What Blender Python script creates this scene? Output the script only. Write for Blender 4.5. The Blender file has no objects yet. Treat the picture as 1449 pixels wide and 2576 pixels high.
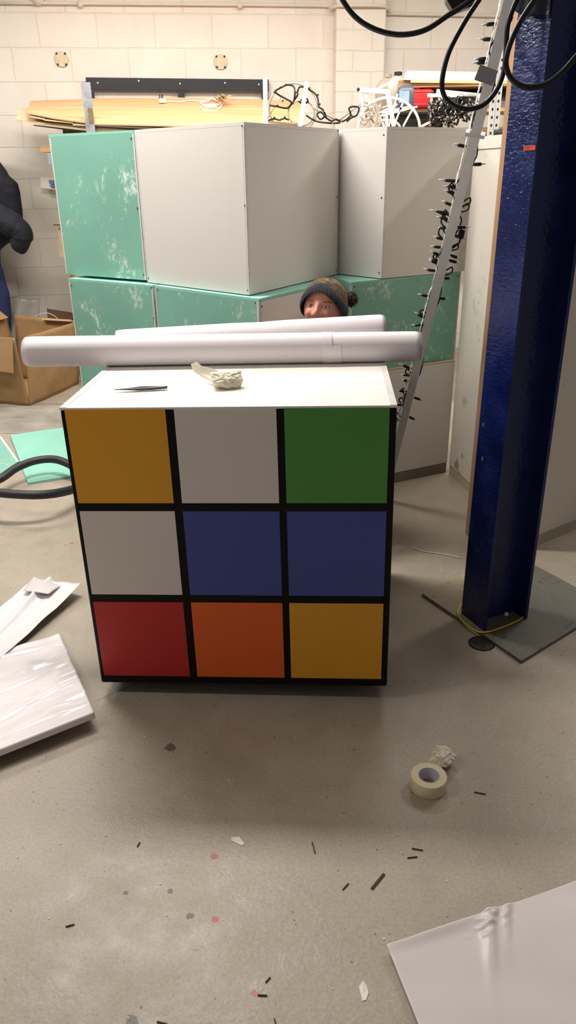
import bpy, bmesh, math, random
from mathutils import Vector, Matrix, Euler, noise
from math import sin, cos, pi, radians, sqrt, atan2, exp
random.seed(7)
sc = bpy.context.scene
COL = sc.collection

# ------------------------------------------------------------------ camera
W, H, F = 1449.0, 2576.0, 1900.0
CAM = Vector((0.2658266, -1.9247229, 1.5138663))
RC = Matrix(((0.9984586, 0.0539470, -0.0130439), (0.0102729, -0.4105878, -0.9117632), (-0.0545426, 0.9102238, -0.4105091)))
RT = RC.transposed()

def ray(x, y):
    return RT @ Vector(((x - W/2)/F, (y - H/2)/F, 1.0))
def fz(x, y, z=0.0):            # photo point on a horizontal level
    d = ray(x, y); return CAM + d*((z - CAM.z)/d.z)
def fy(x, y, Y):                # photo point on a plane of constant depth in the room
    d = ray(x, y); return CAM + d*((Y - CAM.y)/d.y)
def fp(x, y, P, n):
    d = ray(x, y); n = Vector(n); return CAM + d*((Vector(P) - CAM).dot(n)/d.dot(n))
def fv(x, y, A, B):             # photo point on a vertical plane through two ground points
    return fp(x, y, (A[0], A[1], 0), (B[1]-A[1], -(B[0]-A[0]), 0))
def zup(x, y, P):               # height of a photo point standing above P
    d = ray(x, y); h = sqrt((P[0]-CAM.x)**2 + (P[1]-CAM.y)**2)
    return CAM.z + d.z/sqrt(d.x*d.x + d.y*d.y)*h

cd = bpy.data.cameras.new('camera'); cam = bpy.data.objects.new('camera', cd); COL.objects.link(cam)
cd.sensor_fit = 'VERTICAL'; cd.sensor_height = 36.0; cd.lens = F/H*36.0
cd.clip_start = 0.05; cd.clip_end = 60
rot = Matrix((RC[0], -RC[1], -RC[2])).transposed()
cam.matrix_world = Matrix.Translation(CAM) @ rot.to_4x4()
sc.camera = cam

# ------------------------------------------------------------------ materials
def lin(c):
    return tuple((v/255.0/12.92 if v/255.0 <= 0.04045 else ((v/255.0+0.055)/1.055)**2.4) for v in c)
def newmat(name, col, rough=0.5, metal=0.0, spec=0.5, srgb=True):
    m = bpy.data.materials.new(name); m.use_nodes = True
    b = m.node_tree.nodes['Principled BSDF']
    c = lin(col) if srgb else col
    b.inputs['Base Color'].default_value = (*c, 1); b.inputs['Roughness'].default_value = rough
    b.inputs['Metallic'].default_value = metal; b.inputs['Specular IOR Level'].default_value = spec
    return m, m.node_tree, b
def nd(nt, t, **kw):
    n = nt.nodes.new(t)
    for k, v in kw.items():
        if k in n.inputs: n.inputs[k].default_value = v
        else: setattr(n, k, v)
    return n
def coords(nt, scale=(1,1,1), kind='Object', rotz=0, loc=(0,0,0)):
    tc = nt.nodes.new('ShaderNodeTexCoord'); mp = nt.nodes.new('ShaderNodeMapping')
    mp.inputs['Scale'].default_value = scale; mp.inputs['Rotation'].default_value = (0,0,rotz); mp.inputs['Location'].default_value = loc
    nt.links.new(tc.outputs[kind], mp.inputs['Vector']); return mp.outputs['Vector']
def ramp(nt, fac, stops):
    r = nt.nodes.new('ShaderNodeValToRGB'); e = r.color_ramp.elements
    while len(e) < len(stops): e.new(0.5)
    for i, (p, c) in enumerate(stops):
        e[i].position = p; e[i].color = (*c, 1) if len(c) == 3 else c
    nt.links.new(fac, r.inputs['Fac']); return r.outputs['Color']
def mix(nt, fac, a, b, mode='MIX'):
    n = nt.nodes.new('ShaderNodeMix'); n.data_type = 'RGBA'; n.blend_type = mode
    for s, v in ((n.inputs[0], fac), (n.inputs[6], a), (n.inputs[7], b)):
        if hasattr(v, 'links'): nt.links.new(v, s)
        elif isinstance(v, (int, float)): s.default_value = v
        else: s.default_value = (*v, 1)
    return n.outputs[2]
def math_(nt, op, a, b=0.0, c=None):
    n = nt.nodes.new('ShaderNodeMath'); n.operation = op
    for i, v in enumerate((a, b) if c is None else (a, b, c)):
        if hasattr(v, 'links'): nt.links.new(v, n.inputs[i])
        else: n.inputs[i].default_value = v
    return n.outputs[0]
def noise_(nt, vec, scale, detail=4, rough=0.5, dist=0.0):
    n = nd(nt, 'ShaderNodeTexNoise'); n.inputs['Scale'].default_value = scale; n.inputs['Detail'].default_value = detail
    n.inputs['Roughness'].default_value = rough; n.inputs['Distortion'].default_value = dist
    nt.links.new(vec, n.inputs['Vector']); return n.outputs['Fac']
def bump(nt, b, h, strength=0.3, dist=0.01):
    n = nd(nt, 'ShaderNodeBump'); n.inputs['Strength'].default_value = strength; n.inputs['Distance'].default_value = dist
    nt.links.new(h, n.inputs['Height']); nt.links.new(n.outputs['Normal'], b.inputs['Normal']); return n
M = {}
def simple(key, col, rough=0.5, metal=0, spec=0.5, nscale=0, namt=0.08, bscale=0, bstr=0.2, bdist=0.002):
    m, nt, b = newmat(key, col, rough, metal, spec)
    if nscale or bscale: v = coords(nt)
    if nscale:
        c = lin(col); f = noise_(nt, v, nscale, 5, 0.6)
        o = ramp(nt, f, [(0.3, tuple(x*(1-namt) for x in c)), (0.7, tuple(min(1, x*(1+namt)) for x in c))])
        nt.links.new(o, b.inputs['Base Color'])
    if bscale: bump(nt, b, noise_(nt, v, bscale, 4, 0.6), bstr, bdist)
    M[key] = m; return m
simple('black_vinyl', (7,7,8), 0.45, spec=0.2, nscale=3)
simple('white_laminate', (232,228,222), 0.4, nscale=2, namt=0.015)
simple('board_white', (214,209,204), 0.45, nscale=2, namt=0.015)
simple('board_edge', (205,203,200), 0.7, nscale=30)
for k, c in dict(yellow=(226,160,34), white=(222,214,208), green=(76,146,66), blue=(62,74,152), red=(188,30,32), orange=(230,98,28)).items():
    simple('tile_'+k, c, 0.42, nscale=5, namt=0.02, bscale=900, bstr=0.03, bdist=0.0005)
simple('vinyl_paper', (236,229,233), 0.55, nscale=3, namt=0.02, bscale=4, bstr=0.1, bdist=0.003)
simple('tape_band', (240,236,238), 0.35)
simple('steel', (98,98,100), 0.35, 0.9)
simple('galvanised', (176,180,184), 0.5, 0.6, nscale=25, namt=0.25)
simple('rust_plate', (140,112,72), 0.7, nscale=60, namt=0.4)
simple('masking_paper', (226,219,200), 0.7, nscale=12, namt=0.06)
simple('masking_tape', (226,212,176), 0.6, nscale=30, namt=0.05)
simple('core_paper', (214,210,216), 0.7)
simple('skin', (214,150,130), 0.5, nscale=14, namt=0.12, bscale=300, bstr=0.08, bdist=0.0006)
M['skin'].node_tree.nodes['Principled BSDF'].inputs['Subsurface Weight'].default_value = 0.12
M['skin'].node_tree.nodes['Principled BSDF'].inputs['Subsurface Radius'].default_value = (0.012, 0.004, 0.002)
simple('lip', (186,98,94), 0.5)
simple('brow', (150,98,78), 0.8)
simple('eye_white', (196,184,176), 0.25)
simple('iris', (70,60,52), 0.2)
simple('knit_dark', (42,42,48), 0.95, nscale=60, namt=0.3, bscale=220, bstr=0.6, bdist=0.004)
simple('pom_fur', (72,62,52), 0.95, nscale=90, namt=0.7)
simple('sweatshirt', (46,48,56), 0.9, nscale=40, namt=0.1)
simple('trousers', (36,40,52), 0.9, nscale=40, namt=0.1)
simple('cardboard', (156,122,82), 0.85, nscale=6, namt=0.12, bscale=9, bstr=0.25, bdist=0.01)
simple('cardboard_dark', (96,66,48), 0.85, nscale=6, namt=0.12)
simple('cardboard_pale', (196,166,130), 0.85, nscale=8, namt=0.08)
simple('rubber', (34,34,34), 0.5, nscale=10, namt=0.15)
simple('cable_black', (16,16,17), 0.35)
simple('bulb_black', (14,14,15), 0.4)
simple('bulb_tip', (205,208,210), 0.15)
simple('white_metal', (238,237,234), 0.45, nscale=30, namt=0.06)
simple('clear_wire', (186,178,166), 0.3)
simple('snow_texture', (238,236,232), 0.8, bscale=160, bstr=1.0, bdist=0.01)
simple('grey_tape', (140,134,140), 0.5)
simple('clear_tape', (224,222,218), 0.25)
simple('white_cable', (232,228,218), 0.45)
simple('plug_pin', (60,58,54), 0.35, 0.8)
simple('dry_leaf', (176,152,110), 0.85, nscale=20, namt=0.25)
simple('black_frame', (40,42,47), 0.6, nscale=18, namt=0.15)
simple('screw', (180,176,168), 0.4, 0.8)
simple('screw_dark', (92,88,84), 0.5, 0.6)
simple('conduit', (226,216,202), 0.5, nscale=8, namt=0.05)
simple('patch_plate', (214,198,164), 0.6, nscale=30, namt=0.1)
simple('bolt_black', (40,36,34), 0.5)
simple('jacket', (19,20,31), 0.8, nscale=9, namt=0.25, bscale=14, bstr=0.6, bdist=0.03)
simple('overall_blue', (44,50,98), 0.85, nscale=12, namt=0.3, bscale=35, bstr=0.35, bdist=0.01)
simple('navy_cloth', (26,31,52), 0.8, nscale=12, namt=0.2, bscale=50, bstr=0.3, bdist=0.006)
simple('jug_clear', (186,178,166), 0.3, nscale=5, namt=0.08)
simple('jug_grey', (96,104,118), 0.3, nscale=6, namt=0.12)
simple('jug_beige', (176,164,148), 0.35, nscale=6, namt=0.1)
simple('label_blue', (158,184,204), 0.5, nscale=18, namt=0.15)
simple('cap_black', (30,28,28), 0.5)
simple('cap_white', (222,218,212), 0.5)
simple('red_can', (206,44,44), 0.4, nscale=6, namt=0.12)
simple('bin_black', (20,20,22), 0.5)
simple('tarp_grey', (96,92,88), 0.7, nscale=5, namt=0.3, bscale=14, bstr=0.6, bdist=0.03)
simple('aluminium', (222,222,222), 0.4, 0.25, nscale=20, namt=0.06)
simple('sticker_orange', (236,92,40), 0.5)
simple('print_dark', (120,36,20), 0.6)
simple('yellow_cable', (226,206,40), 0.45)
simple('drain', (26,24,22), 0.4, nscale=40, namt=0.5, bscale=80, bstr=0.8, bdist=0.006)
simple('leaflet_blue', (96,112,168), 0.5)
simple('leaflet_white', (228,224,216), 0.5)
simple('paper_scrap', (236,232,226), 0.8)
simple('splinter', (62,52,38), 0.8)
simple('foam_bead', (236,234,230), 0.9)
simple('skirting_shaded', (120,112,102), 0.7, nscale=8, namt=0.2)
simple('skirting_pale', (186,176,160), 0.7, nscale=8, namt=0.15)
simple('polythene_grey', (150,144,134), 0.45, nscale=4, namt=0.3, bscale=10, bstr=0.8, bdist=0.03)

def m_wood(key, c1, c2, scale, rough=0.55, axis='X'):
    m, nt, b = newmat(key, (128,128,128), rough)
    v = coords(nt, scale)
    n1 = noise_(nt, v, 3.0, 6, 0.6, 0.6)
    o = ramp(nt, n1, [(0.3, lin(c1)), (0.5, lin(tuple((a+b_)/2 for a, b_ in zip(c1, c2)))), (0.72, lin(c2))])
    nt.links.new(o, b.inputs['Base Color']); bump(nt, b, n1, 0.06, 0.002); M[key] = m
m_wood('plywood', (204,152,104), (228,182,136), (0.5, 7, 7))
m_wood('ply_pale', (206,178,138), (232,212,178), (0.8, 9, 9))
m_wood('timber', (152,116,82), (184,146,108), (14, 14, 0.8))
m_wood('shelf_wood', (150,110,70), (196,160,116), (0.8, 10, 10))

def m_green(key, base, scuff):
    m, nt, b = newmat(key, base, 0.55)
    v = coords(nt)
    n1 = noise_(nt, v, 5.0, 5, 0.6, 0.8)
    n2 = noise_(nt, coords(nt, (1,1,0.7), loc=(3,1,2)), 46, 6, 0.7, 0.6)
    f = math_(nt, 'MULTIPLY', n1, n2)
    mk = ramp(nt, f, [(0.30, (0,0,0)), (0.40, (1,1,1))])
    f2 = noise_(nt, v, 2.0, 3)
    bc = ramp(nt, f2, [(0.3, lin(tuple(x*0.95 for x in base))), (0.7, lin(tuple(min(255, x*1.04) for x in base)))])
    mm = math_(nt, 'MULTIPLY', mk, scuff)
    nt.links.new(mix(nt, mm, bc, lin((214,228,220))), b.inputs['Base Color'])
    bump(nt, b, noise_(nt, v, 300, 2), 0.04, 0.001); M[key] = m
m_green('green_board', (124,178,160), 0.8)
m_green('green_board_clean', (138,198,180), 0.15)

# painted blockwork: blocks, joints with raised paint lip, uneven surface
def m_block(key, col, bw, bh, off, wscale=1.0, loc=(0,0,0)):
    m, nt, b = newmat(key, col, 0.6)
    tc = nt.nodes.new('ShaderNodeTexCoord'); sp = nt.nodes.new('ShaderNodeSeparateXYZ'); cb = nt.nodes.new('ShaderNodeCombineXYZ')
    nt.links.new(tc.outputs['Object'], sp.inputs[0])
    nz = noise_(nt, tc.outputs['Object'], 6.0, 4, 0.6)
    wob = math_(nt, 'MULTIPLY', math_(nt, 'SUBTRACT', nz, 0.5), 0.014)
    nt.links.new(math_(nt, 'ADD', math_(nt, 'ADD', sp.outputs[0], loc[0]), wob), cb.inputs[0])
    nt.links.new(math_(nt, 'ADD', math_(nt, 'ADD', sp.outputs[2], loc[2]), wob), cb.inputs[1])
    br = nt.nodes.new('ShaderNodeTexBrick'); br.offset = off; br.offset_frequency = 2
    br.inputs['Scale'].default_value = 1.0; br.inputs['Brick Width'].default_value = bw; br.inputs['Row Height'].default_value = bh
    br.inputs['Mortar Size'].default_value = 0.007; br.inputs['Mortar Smooth'].default_value = 0.6; br.inputs['Bias'].default_value = 0
    c = lin(col)
    br.inputs['Color1'].default_value = (*c, 1); br.inputs['Color2'].default_value = (*[x*0.96 for x in c], 1); br.inputs['Mortar'].default_value = (*[x*0.90 for x in c], 1)
    nt.links.new(cb.outputs[0], br.inputs['Vector'])
    n1 = noise_(nt, tc.outputs['Object'], 3.0, 5, 0.6)
    dirt = ramp(nt, n1, [(0.3, (0.93,0.92,0.90)), (0.6, (1,1,1))])
    nt.links.new(mix(nt, 1.0, br.outputs['Color'], dirt, 'MULTIPLY'), b.inputs['Base Color'])
    h = math_(nt, 'ADD', math_(nt, 'MULTIPLY', br.outputs['Fac'], -1.0), math_(nt, 'MULTIPLY', noise_(nt, tc.outputs['Object'], 22.0, 5, 0.65), 0.5))
    bump(nt, b, h, 0.42, 0.009); M[key] = m

# concrete floor with speckle, scuffs, paint drops and a crack
def m_floor():
    m, nt, b = newmat('concrete', (150,142,130), 0.42)
    tc = nt.nodes.new('ShaderNodeTexCoord'); v = tc.outputs['Object']
    big = noise_(nt, v, 1.3, 5, 0.6, 0.4); mid = noise_(nt, v, 9, 6, 0.65); fine = noise_(nt, v, 130, 3, 0.7)
    base = ramp(nt, big, [(0.3, lin((158,147,133))), (0.7, lin((178,167,152)))])
    base = mix(nt, 0.5, base, ramp(nt, mid, [(0.3, (0.82,0.82,0.81)), (0.65, (1.08,1.07,1.06))]), 'MULTIPLY')
    base = mix(nt, 0.7, base, ramp(nt, fine, [(0.3, (0.78,0.77,0.76)), (0.7, (1.16,1.15,1.14))]), 'MULTIPLY')
    vs = nt.nodes.new('ShaderNodeTexVoronoi'); vs.inputs['Scale'].default_value = 26; vs.inputs['Randomness'].default_value = 1
    nt.links.new(v, vs.inputs['Vector'])
    wn = noise_(nt, v, 60, 3, 0.6)
    dd = math_(nt, 'ADD', vs.outputs['Distance'], math_(nt, 'MULTIPLY', math_(nt, 'SUBTRACT', wn, 0.5), 0.18))
    sel = math_(nt, 'GREATER_THAN', noise_(nt, v, 3.1, 2), 0.42)
    spot = math_(nt, 'MULTIPLY', math_(nt, 'LESS_THAN', dd, 0.07), sel)
    base = mix(nt, math_(nt, 'MULTIPLY', spot, 0.6), base, lin((74,64,52)))
    # long scratches
    sv = coords(nt, (2.2, 14, 1), rotz=0.5)
    scr = math_(nt, 'GREATER_THAN', noise_(nt, sv, 5, 2, 0.5), 0.74)
    base = mix(nt, math_(nt, 'MULTIPLY', scr, 0.28), base, lin((96,86,74)))
    # dusty grey polishing marks far left
    # round paint drops, each where it lies on the floor
    def drop(P, r, col, k):
        nonlocal base
        dn = nt.nodes.new('ShaderNodeVectorMath'); dn.operation = 'DISTANCE'; nt.links.new(v, dn.inputs[0]); dn.inputs[1].default_value = P
        f = math_(nt, 'LESS_THAN', math_(nt, 'ADD', dn.outputs['Value'], math_(nt, 'MULTIPLY', math_(nt, 'SUBTRACT', wn, 0.5), r*2.2)), r)
        base = mix(nt, math_(nt, 'MULTIPLY', f, k), base, lin(col))
    for (x, y, r) in ((538,2155,0.0085), (541,2313,0.0085), (642,2502,0.0085), (180,1367,0.010), (165,1372,0.006)):
        p = fz(x, y); drop(p, r, (176,70,70), 0.75)
    for (x, y, r) in ((428,1880,0.016), (478,2304,0.009), (330,2575,0.014), (316,2247,0.006), (428,2241,0.007)):
        p = fz(x, y); drop(p, r, (52,46,40), 0.7)
    # crack running out from under the plinth
    A = fz(237, 1765); B = fz(330, 1725); B = B + (B-A)*2
    ax = (B-A).normalized(); nx = Vector((-ax.y, ax.x, 0))
    dt = nt.nodes.new('ShaderNodeVectorMath'); dt.operation = 'DOT_PRODUCT'; nt.links.new(v, dt.inputs[0]); dt.inputs[1].default_value = nx
    off = math_(nt, 'ABSOLUTE', math_(nt, 'ADD', math_(nt, 'SUBTRACT', dt.outputs['Value'], A.dot(nx)), math_(nt, 'MULTIPLY', math_(nt, 'SUBTRACT', noise_(nt, v, 24, 3), 0.5), 0.02)))
    d2 = nt.nodes.new('ShaderNodeVectorMath'); d2.operation = 'DOT_PRODUCT'; nt.links.new(v, d2.inputs[0]); d2.inputs[1].default_value = ax
    rng = math_(nt, 'MULTIPLY', math_(nt, 'GREATER_THAN', d2.outputs['Value'], A.dot(ax)), math_(nt, 'LESS_THAN', d2.outputs['Value'], B.dot(ax)))
    ck = math_(nt, 'MULTIPLY', math_(nt, 'LESS_THAN', off, 0.0012), rng)
    base = mix(nt, math_(nt, 'MULTIPLY', ck, 0.8), base, lin((58,48,40)))
    nt.links.new(base, b.inputs['Base Color'])
    rr = ramp(nt, mid, [(0.3, (0.34,)*3), (0.7, (0.55,)*3)]); nt.links.new(rr, b.inputs['Roughness'])
    hh = math_(nt, 'ADD', math_(nt, 'MULTIPLY', noise_(nt, v, 40, 4, 0.6), 1.0), math_(nt, 'MULTIPLY', fine, 0.25))
    bump(nt, b, hh, 0.22, 0.006); M['concrete'] = m
m_floor()

def m_blue():
    m, nt, b = newmat('blue_paint', (20,34,112), 0.16)
    v = coords(nt)
    n1 = noise_(nt, coords(nt, (0.7,0.7,1.5)), 75, 3, 0.55)
    n2 = noise_(nt, v, 7, 5, 0.6)
    nt.links.new(ramp(nt, n2, [(0.35, lin((17,28,80))), (0.62, lin((28,42,102)))]), b.inputs['Base Color'])
    nt.links.new(ramp(nt, n2, [(0.4, (0.14,)*3), (0.62, (0.34,)*3)]), b.inputs['Roughness'])
    bump(nt, b, n1, 0.62, 0.0045); M['blue_paint'] = m
m_blue()
def m_panel():      # scuffed white painted panelling
    m, nt, b = newmat('white_panel', (226,219,208), 0.55)
    v = coords(nt)
    f = math_(nt, 'MULTIPLY', noise_(nt, coords(nt, (1,1,0.4)), 7, 6, 0.65, 1.0), noise_(nt, v, 30, 4))
    k = ramp(nt, f, [(0.33, (0,0,0)), (0.46, (1,1,1))])
    base = mix(nt, math_(nt, 'MULTIPLY', k, 0.45), lin((228,221,210)), lin((168,156,138)))
    A = fz(1128, 1192); C_ = fz(1183, 1232)
    wn = noise_(nt, v, 55, 4, 0.65)
    for x, y, r, col, kk in ((1153,1170,0.030,(150,128,78),.8),(1161,1190,0.024,(150,128,78),.7),(1170,1148,0.022,(150,138,124),.7),(1150,1112,0.010,(120,108,96),.6),(1158,1130,0.010,(120,108,96),.5),(1175,1010,0.03,(170,162,150),.5)):
        p = fv(x, y, A, C_)
        dn = nt.nodes.new('ShaderNodeVectorMath'); dn.operation = 'DISTANCE'; nt.links.new(v, dn.inputs[0]); dn.inputs[1].default_value = p
        fq = math_(nt, 'LESS_THAN', math_(nt, 'ADD', dn.outputs['Value'], math_(nt, 'MULTIPLY', math_(nt, 'SUBTRACT', wn, 0.5), r*2.6)), r)
        base = mix(nt, math_(nt, 'MULTIPLY', fq, kk), base, lin(col))
    nt.links.new(base, b.inputs['Base Color']); M['white_panel'] = m
m_panel()
def m_base():
    m, nt, b = newmat('stained_base', (92,92,78), 0.5)
    tc = nt.nodes.new('ShaderNodeTexCoord'); sp = nt.nodes.new('ShaderNodeSeparateXYZ'); nt.links.new(tc.outputs['Object'], sp.inputs[0])
    n = noise_(nt, tc.outputs['Object'], 7, 5, 0.65)
    g = math_(nt, 'ADD', math_(nt, 'ADD', sp.outputs[0], math_(nt, 'MULTIPLY', sp.outputs[1], -0.6)), math_(nt, 'MULTIPLY', n, 0.25))
    r = ramp(nt, math_(nt, 'SUBTRACT', g, 0.3), [(0.16, lin((166,154,130))), (0.44, lin((106,104,94)))])
    sp2 = ramp(nt, noise_(nt, tc.outputs['Object'], 38, 4, 0.7), [(0.32, (0.45,0.43,0.4)), (0.4, (1,1,1))])
    nt.links.new(mix(nt, 1.0, r, sp2, 'MULTIPLY'), b.inputs['Base Color']); bump(nt, b, n, 0.2, 0.004); M['stained_base'] = m
m_base()
def m_film():
    m, nt, b = newmat('white_film', (236,230,232), 0.16)
    b.inputs['Coat Weight'].default_value = 0.4; b.inputs['Coat Roughness'].default_value = 0.06
    v = coords(nt); bump(nt, b, noise_(nt, v, 6, 2, 0.4, 0.5), 0.10, 0.012); M['white_film'] = m
    m, nt, b = newmat('backing_film', (214,206,206), 0.38); v = coords(nt); bump(nt, b, noise_(nt, v, 5, 3, 0.5, 0.3), 0.12, 0.012); M['backing_film'] = m
m_film()
def m_knit():
    m, nt, b = newmat('knit_mixed', (90,76,60), 0.95)
    v = coords(nt); n = noise_(nt, v, 26, 5, 0.7, 1.0)
    nt.links.new(ramp(nt, n, [(0.36, lin((56,52,52))), (0.52, lin((104,88,70))), (0.62, lin((150,112,48))), (0.70, lin((88,76,66)))]), b.inputs['Base Color'])
    bump(nt, b, noise_(nt, v, 180, 3, 0.7), 0.9, 0.008); M['knit_mixed'] = m
m_knit()

# ------------------------------------------------------------------ builders
def link_mesh(name, bm, mat, parent=None, smooth=False, recalc=True):
    if recalc: bmesh.ops.recalc_face_normals(bm, faces=bm.faces)
    me = bpy.data.meshes.new(name); bm.to_mesh(me); bm.free()
    mats = mat if isinstance(mat, (list, tuple)) else [mat]
    for k in mats: me.materials.append(M[k] if isinstance(k, str) else k)
    if smooth: me.polygons.foreach_set('use_smooth', [True]*len(me.polygons))
    o = bpy.data.objects.new(name, me); COL.objects.link(o)
    if parent is not None:
        o.parent = parent
        o.matrix_parent_inverse = wm(parent).inverted()
    return o
def link_split(name, bm, mat, parent=None, smooth=False):
    # one object for every separate piece
    left = set(bm.faces); out = []
    while left:
        st = [left.pop()]; isl = set(st)
        while st:
            f = st.pop()
            for e in f.edges:
                for g in e.link_faces:
                    if g in left: left.discard(g); isl.add(g); st.append(g)
        nb = bmesh.new(); mp = {}
        for f in isl: nb.faces.new([mp.setdefault(v, None) or mp.__setitem__(v, nb.verts.new(v.co)) or mp[v] for v in f.verts])
        out.append(link_mesh(name, nb, mat, parent, smooth))
    bm.free(); return out[0]
def wm(o):
    m = o.matrix_basis.copy()
    while o.parent is not None:
        m = o.parent.matrix_basis @ o.matrix_parent_inverse @ m if False else wm(o.parent) @ o.matrix_parent_inverse @ m
        return m
    return m
def tag(o, label, cat, group=None, kind=None):
    o['label'] = label; o['category'] = cat
    if group: o['group'] = group
    if kind: o['kind'] = kind
    return o
def thing(name, label, cat, loc=(0,0,0), group=None):
    e = bpy.data.objects.new(name, None); COL.objects.link(e); e.location = loc; e.empty_display_size = 0.05
    return tag(e, label, cat, group)
def struct(name, bm, mat, smooth=False):
    o = link_mesh(name, bm, mat, None, smooth); o['kind'] = 'structure'; return o
def B(): return bmesh.new()
def box(bm, c, s, rot=None, bev=0.0):
    r = bmesh.ops.create_cube(bm, size=1.0); vs = r['verts']
    bmesh.ops.scale(bm, vec=Vector(s), verts=vs)
    if bev > 0:
        es = list({e for v in vs for e in v.link_edges})
        rb = bmesh.ops.bevel(bm, geom=es, offset=bev, segments=2, profile=0.5, affect='EDGES')
        vs = list({v for f in rb['faces'] for v in f.verts} | {v for v in vs if v.is_valid})
        # every vertex joined to these
        seen = set(vs); st = list(vs)
        while st:
            a = st.pop()
            for e in a.link_edges:
                w = e.other_vert(a)
                if w not in seen: seen.add(w); st.append(w)
        vs = list(seen)
    if rot is not None: bmesh.ops.rotate(bm, cent=(0,0,0), matrix=rot, verts=vs)
    bmesh.ops.translate(bm, vec=Vector(c), verts=vs); return vs
def prism(bm, poly, z0, z1):
    lo = [bm.verts.new((p[0], p[1], z0)) for p in poly]; hi = [bm.verts.new((p[0], p[1], z1)) for p in poly]
    n = len(poly); bm.faces.new(lo[::-1]); bm.faces.new(hi)
    for i in range(n): bm.faces.new((lo[i], lo[(i+1) % n], hi[(i+1) % n], hi[i]))
    return lo+hi
def slab(bm, pts, thick, nrm=None):
    P = [Vector(p) for p in pts]
    n = Vector(nrm) if nrm is not None else (P[1]-P[0]).cross(P[2]-P[0]).normalized()
    a = [bm.verts.new(p) for p in P]; b = [bm.verts.new(p - n*thick) for p in P]; k = len(P)
    bm.faces.new(a); bm.faces.new(b[::-1])
    for i in range(k): bm.faces.new((a[i], b[i], b[(i+1) % k], a[(i+1) % k]))
def smooth_path(pts, n=8, closed=False):
    P = [Vector(p) for p in pts]; out = []; L = len(P)
    rng = range(L) if closed else range(L-1)
    for i in rng:
        p0 = P[(i-1) % L] if (closed or i > 0) else P[i]*2-P[i+1]
        p1 = P[i]; p2 = P[(i+1) % L]; p3 = P[(i+2) % L] if (closed or i+2 < L) else P[i+1]*2-P[i]
        for k in range(n):
            t = k/n
            out.append(0.5*((2*p1)+(-p0+p2)*t+(2*p0-5*p1+4*p2-p3)*t*t+(-p0+3*p1-3*p2+p3)*t**3))
    if not closed: out.append(P[-1])
    return out
def tube(bm, pts, r, seg=10, closed=False, cap=True, square=False):
    P = [Vector(p) for p in pts]; L = len(P); rings = []
    up = None
    for i in range(L):
        a = P[(i-1) % L] if (closed or i > 0) else P[i]; b = P[(i+1) % L] if (closed or i < L-1) else P[i]
        t = (b-a)
        if t.length < 1e-9: t = Vector((0,0,1))
        t.normalize()
        if up is None:
            up = Vector((0,0,1)) if abs(t.z) < 0.9 else Vector((1,0,0))
        u = (up - t*up.dot(t))
        if u.length < 1e-6: u = t.orthogonal()
        u.normalize(); up = u; w = t.cross(u)
        rr = r[i] if isinstance(r, (list, tuple)) else r
        if square:
            ring = [bm.verts.new(P[i]+(u*sx+w*sy)*rr) for sx, sy in ((1,1),(-1,1),(-1,-1),(1,-1))]
        else:
            ring = [bm.verts.new(P[i]+(u*cos(2*pi*k/seg)+w*sin(2*pi*k/seg))*rr) for k in range(seg)]
        rings.append(ring)
    S = len(rings[0])
    for i in range(L if closed else L-1):
        A, Bn = rings[i], rings[(i+1) % L]
        for k in range(S): bm.faces.new((A[k], A[(k+1) % S], Bn[(k+1) % S], Bn[k]))
    if cap and not closed:
        bm.faces.new(rings[0][::-1]); bm.faces.new(rings[-1])
def bar(bm, a, b, w, h=None, up=(0,0,1)):
    a = Vector(a); b = Vector(b); h = h or w; t = (b-a).normalized(); u = Vector(up); u = (u - t*u.dot(t))
    if u.length < 1e-4: u = t.orthogonal()
    u.normalize(); v = t.cross(u)
    A = [bm.verts.new(a+u*(sy*h/2)+v*(sx*w/2)) for sx, sy in ((1,1),(-1,1),(-1,-1),(1,-1))]
    C = [bm.verts.new(b+u*(sy*h/2)+v*(sx*w/2)) for sx, sy in ((1,1),(-1,1),(-1,-1),(1,-1))]
    bm.faces.new(A[::-1]); bm.faces.new(C)
    for k in range(4): bm.faces.new((A[k], A[(k+1) % 4], C[(k+1) % 4], C[k]))
def lathe(bm, prof, c=(0,0,0), seg=40, rot=None, closed=False):
    rings = []; vs = []
    for (r, z) in prof:
        ring = [bm.verts.new((r*cos(2*pi*k/seg), r*sin(2*pi*k/seg), z)) for k in range(seg)] if r > 1e-6 else [bm.verts.new((0,0,z))]
        rings.append(ring); vs += ring
    n = len(rings)
    for i in range(n if closed else n-1):
        A, C = rings[i], rings[(i+1) % n]
        if len(A) == 1 and len(C) == 1: continue
        for k in range(seg):
            if len(A) == 1: bm.faces.new((A[0], C[(k+1) % seg], C[k]))
            elif len(C) == 1: bm.faces.new((A[k], A[(k+1) % seg], C[0]))
            else: bm.faces.new((A[k], A[(k+1) % seg], C[(k+1) % seg], C[k]))
    if rot is not None: bmesh.ops.rotate(bm, cent=(0,0,0), matrix=rot, verts=vs)
    bmesh.ops.translate(bm, vec=Vector(c), verts=vs); return vs
def ball(bm, c, r, sub=2, scale=(1,1,1), rot=None):
    vs = bmesh.ops.create_icosphere(bm, subdivisions=sub, radius=r)['verts']
    bmesh.ops.scale(bm, vec=Vector(scale), verts=vs)
    if rot is not None: bmesh.ops.rotate(bm, cent=(0,0,0), matrix=rot, verts=vs)
    bmesh.ops.translate(bm, vec=Vector(c), verts=vs); return vs
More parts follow.
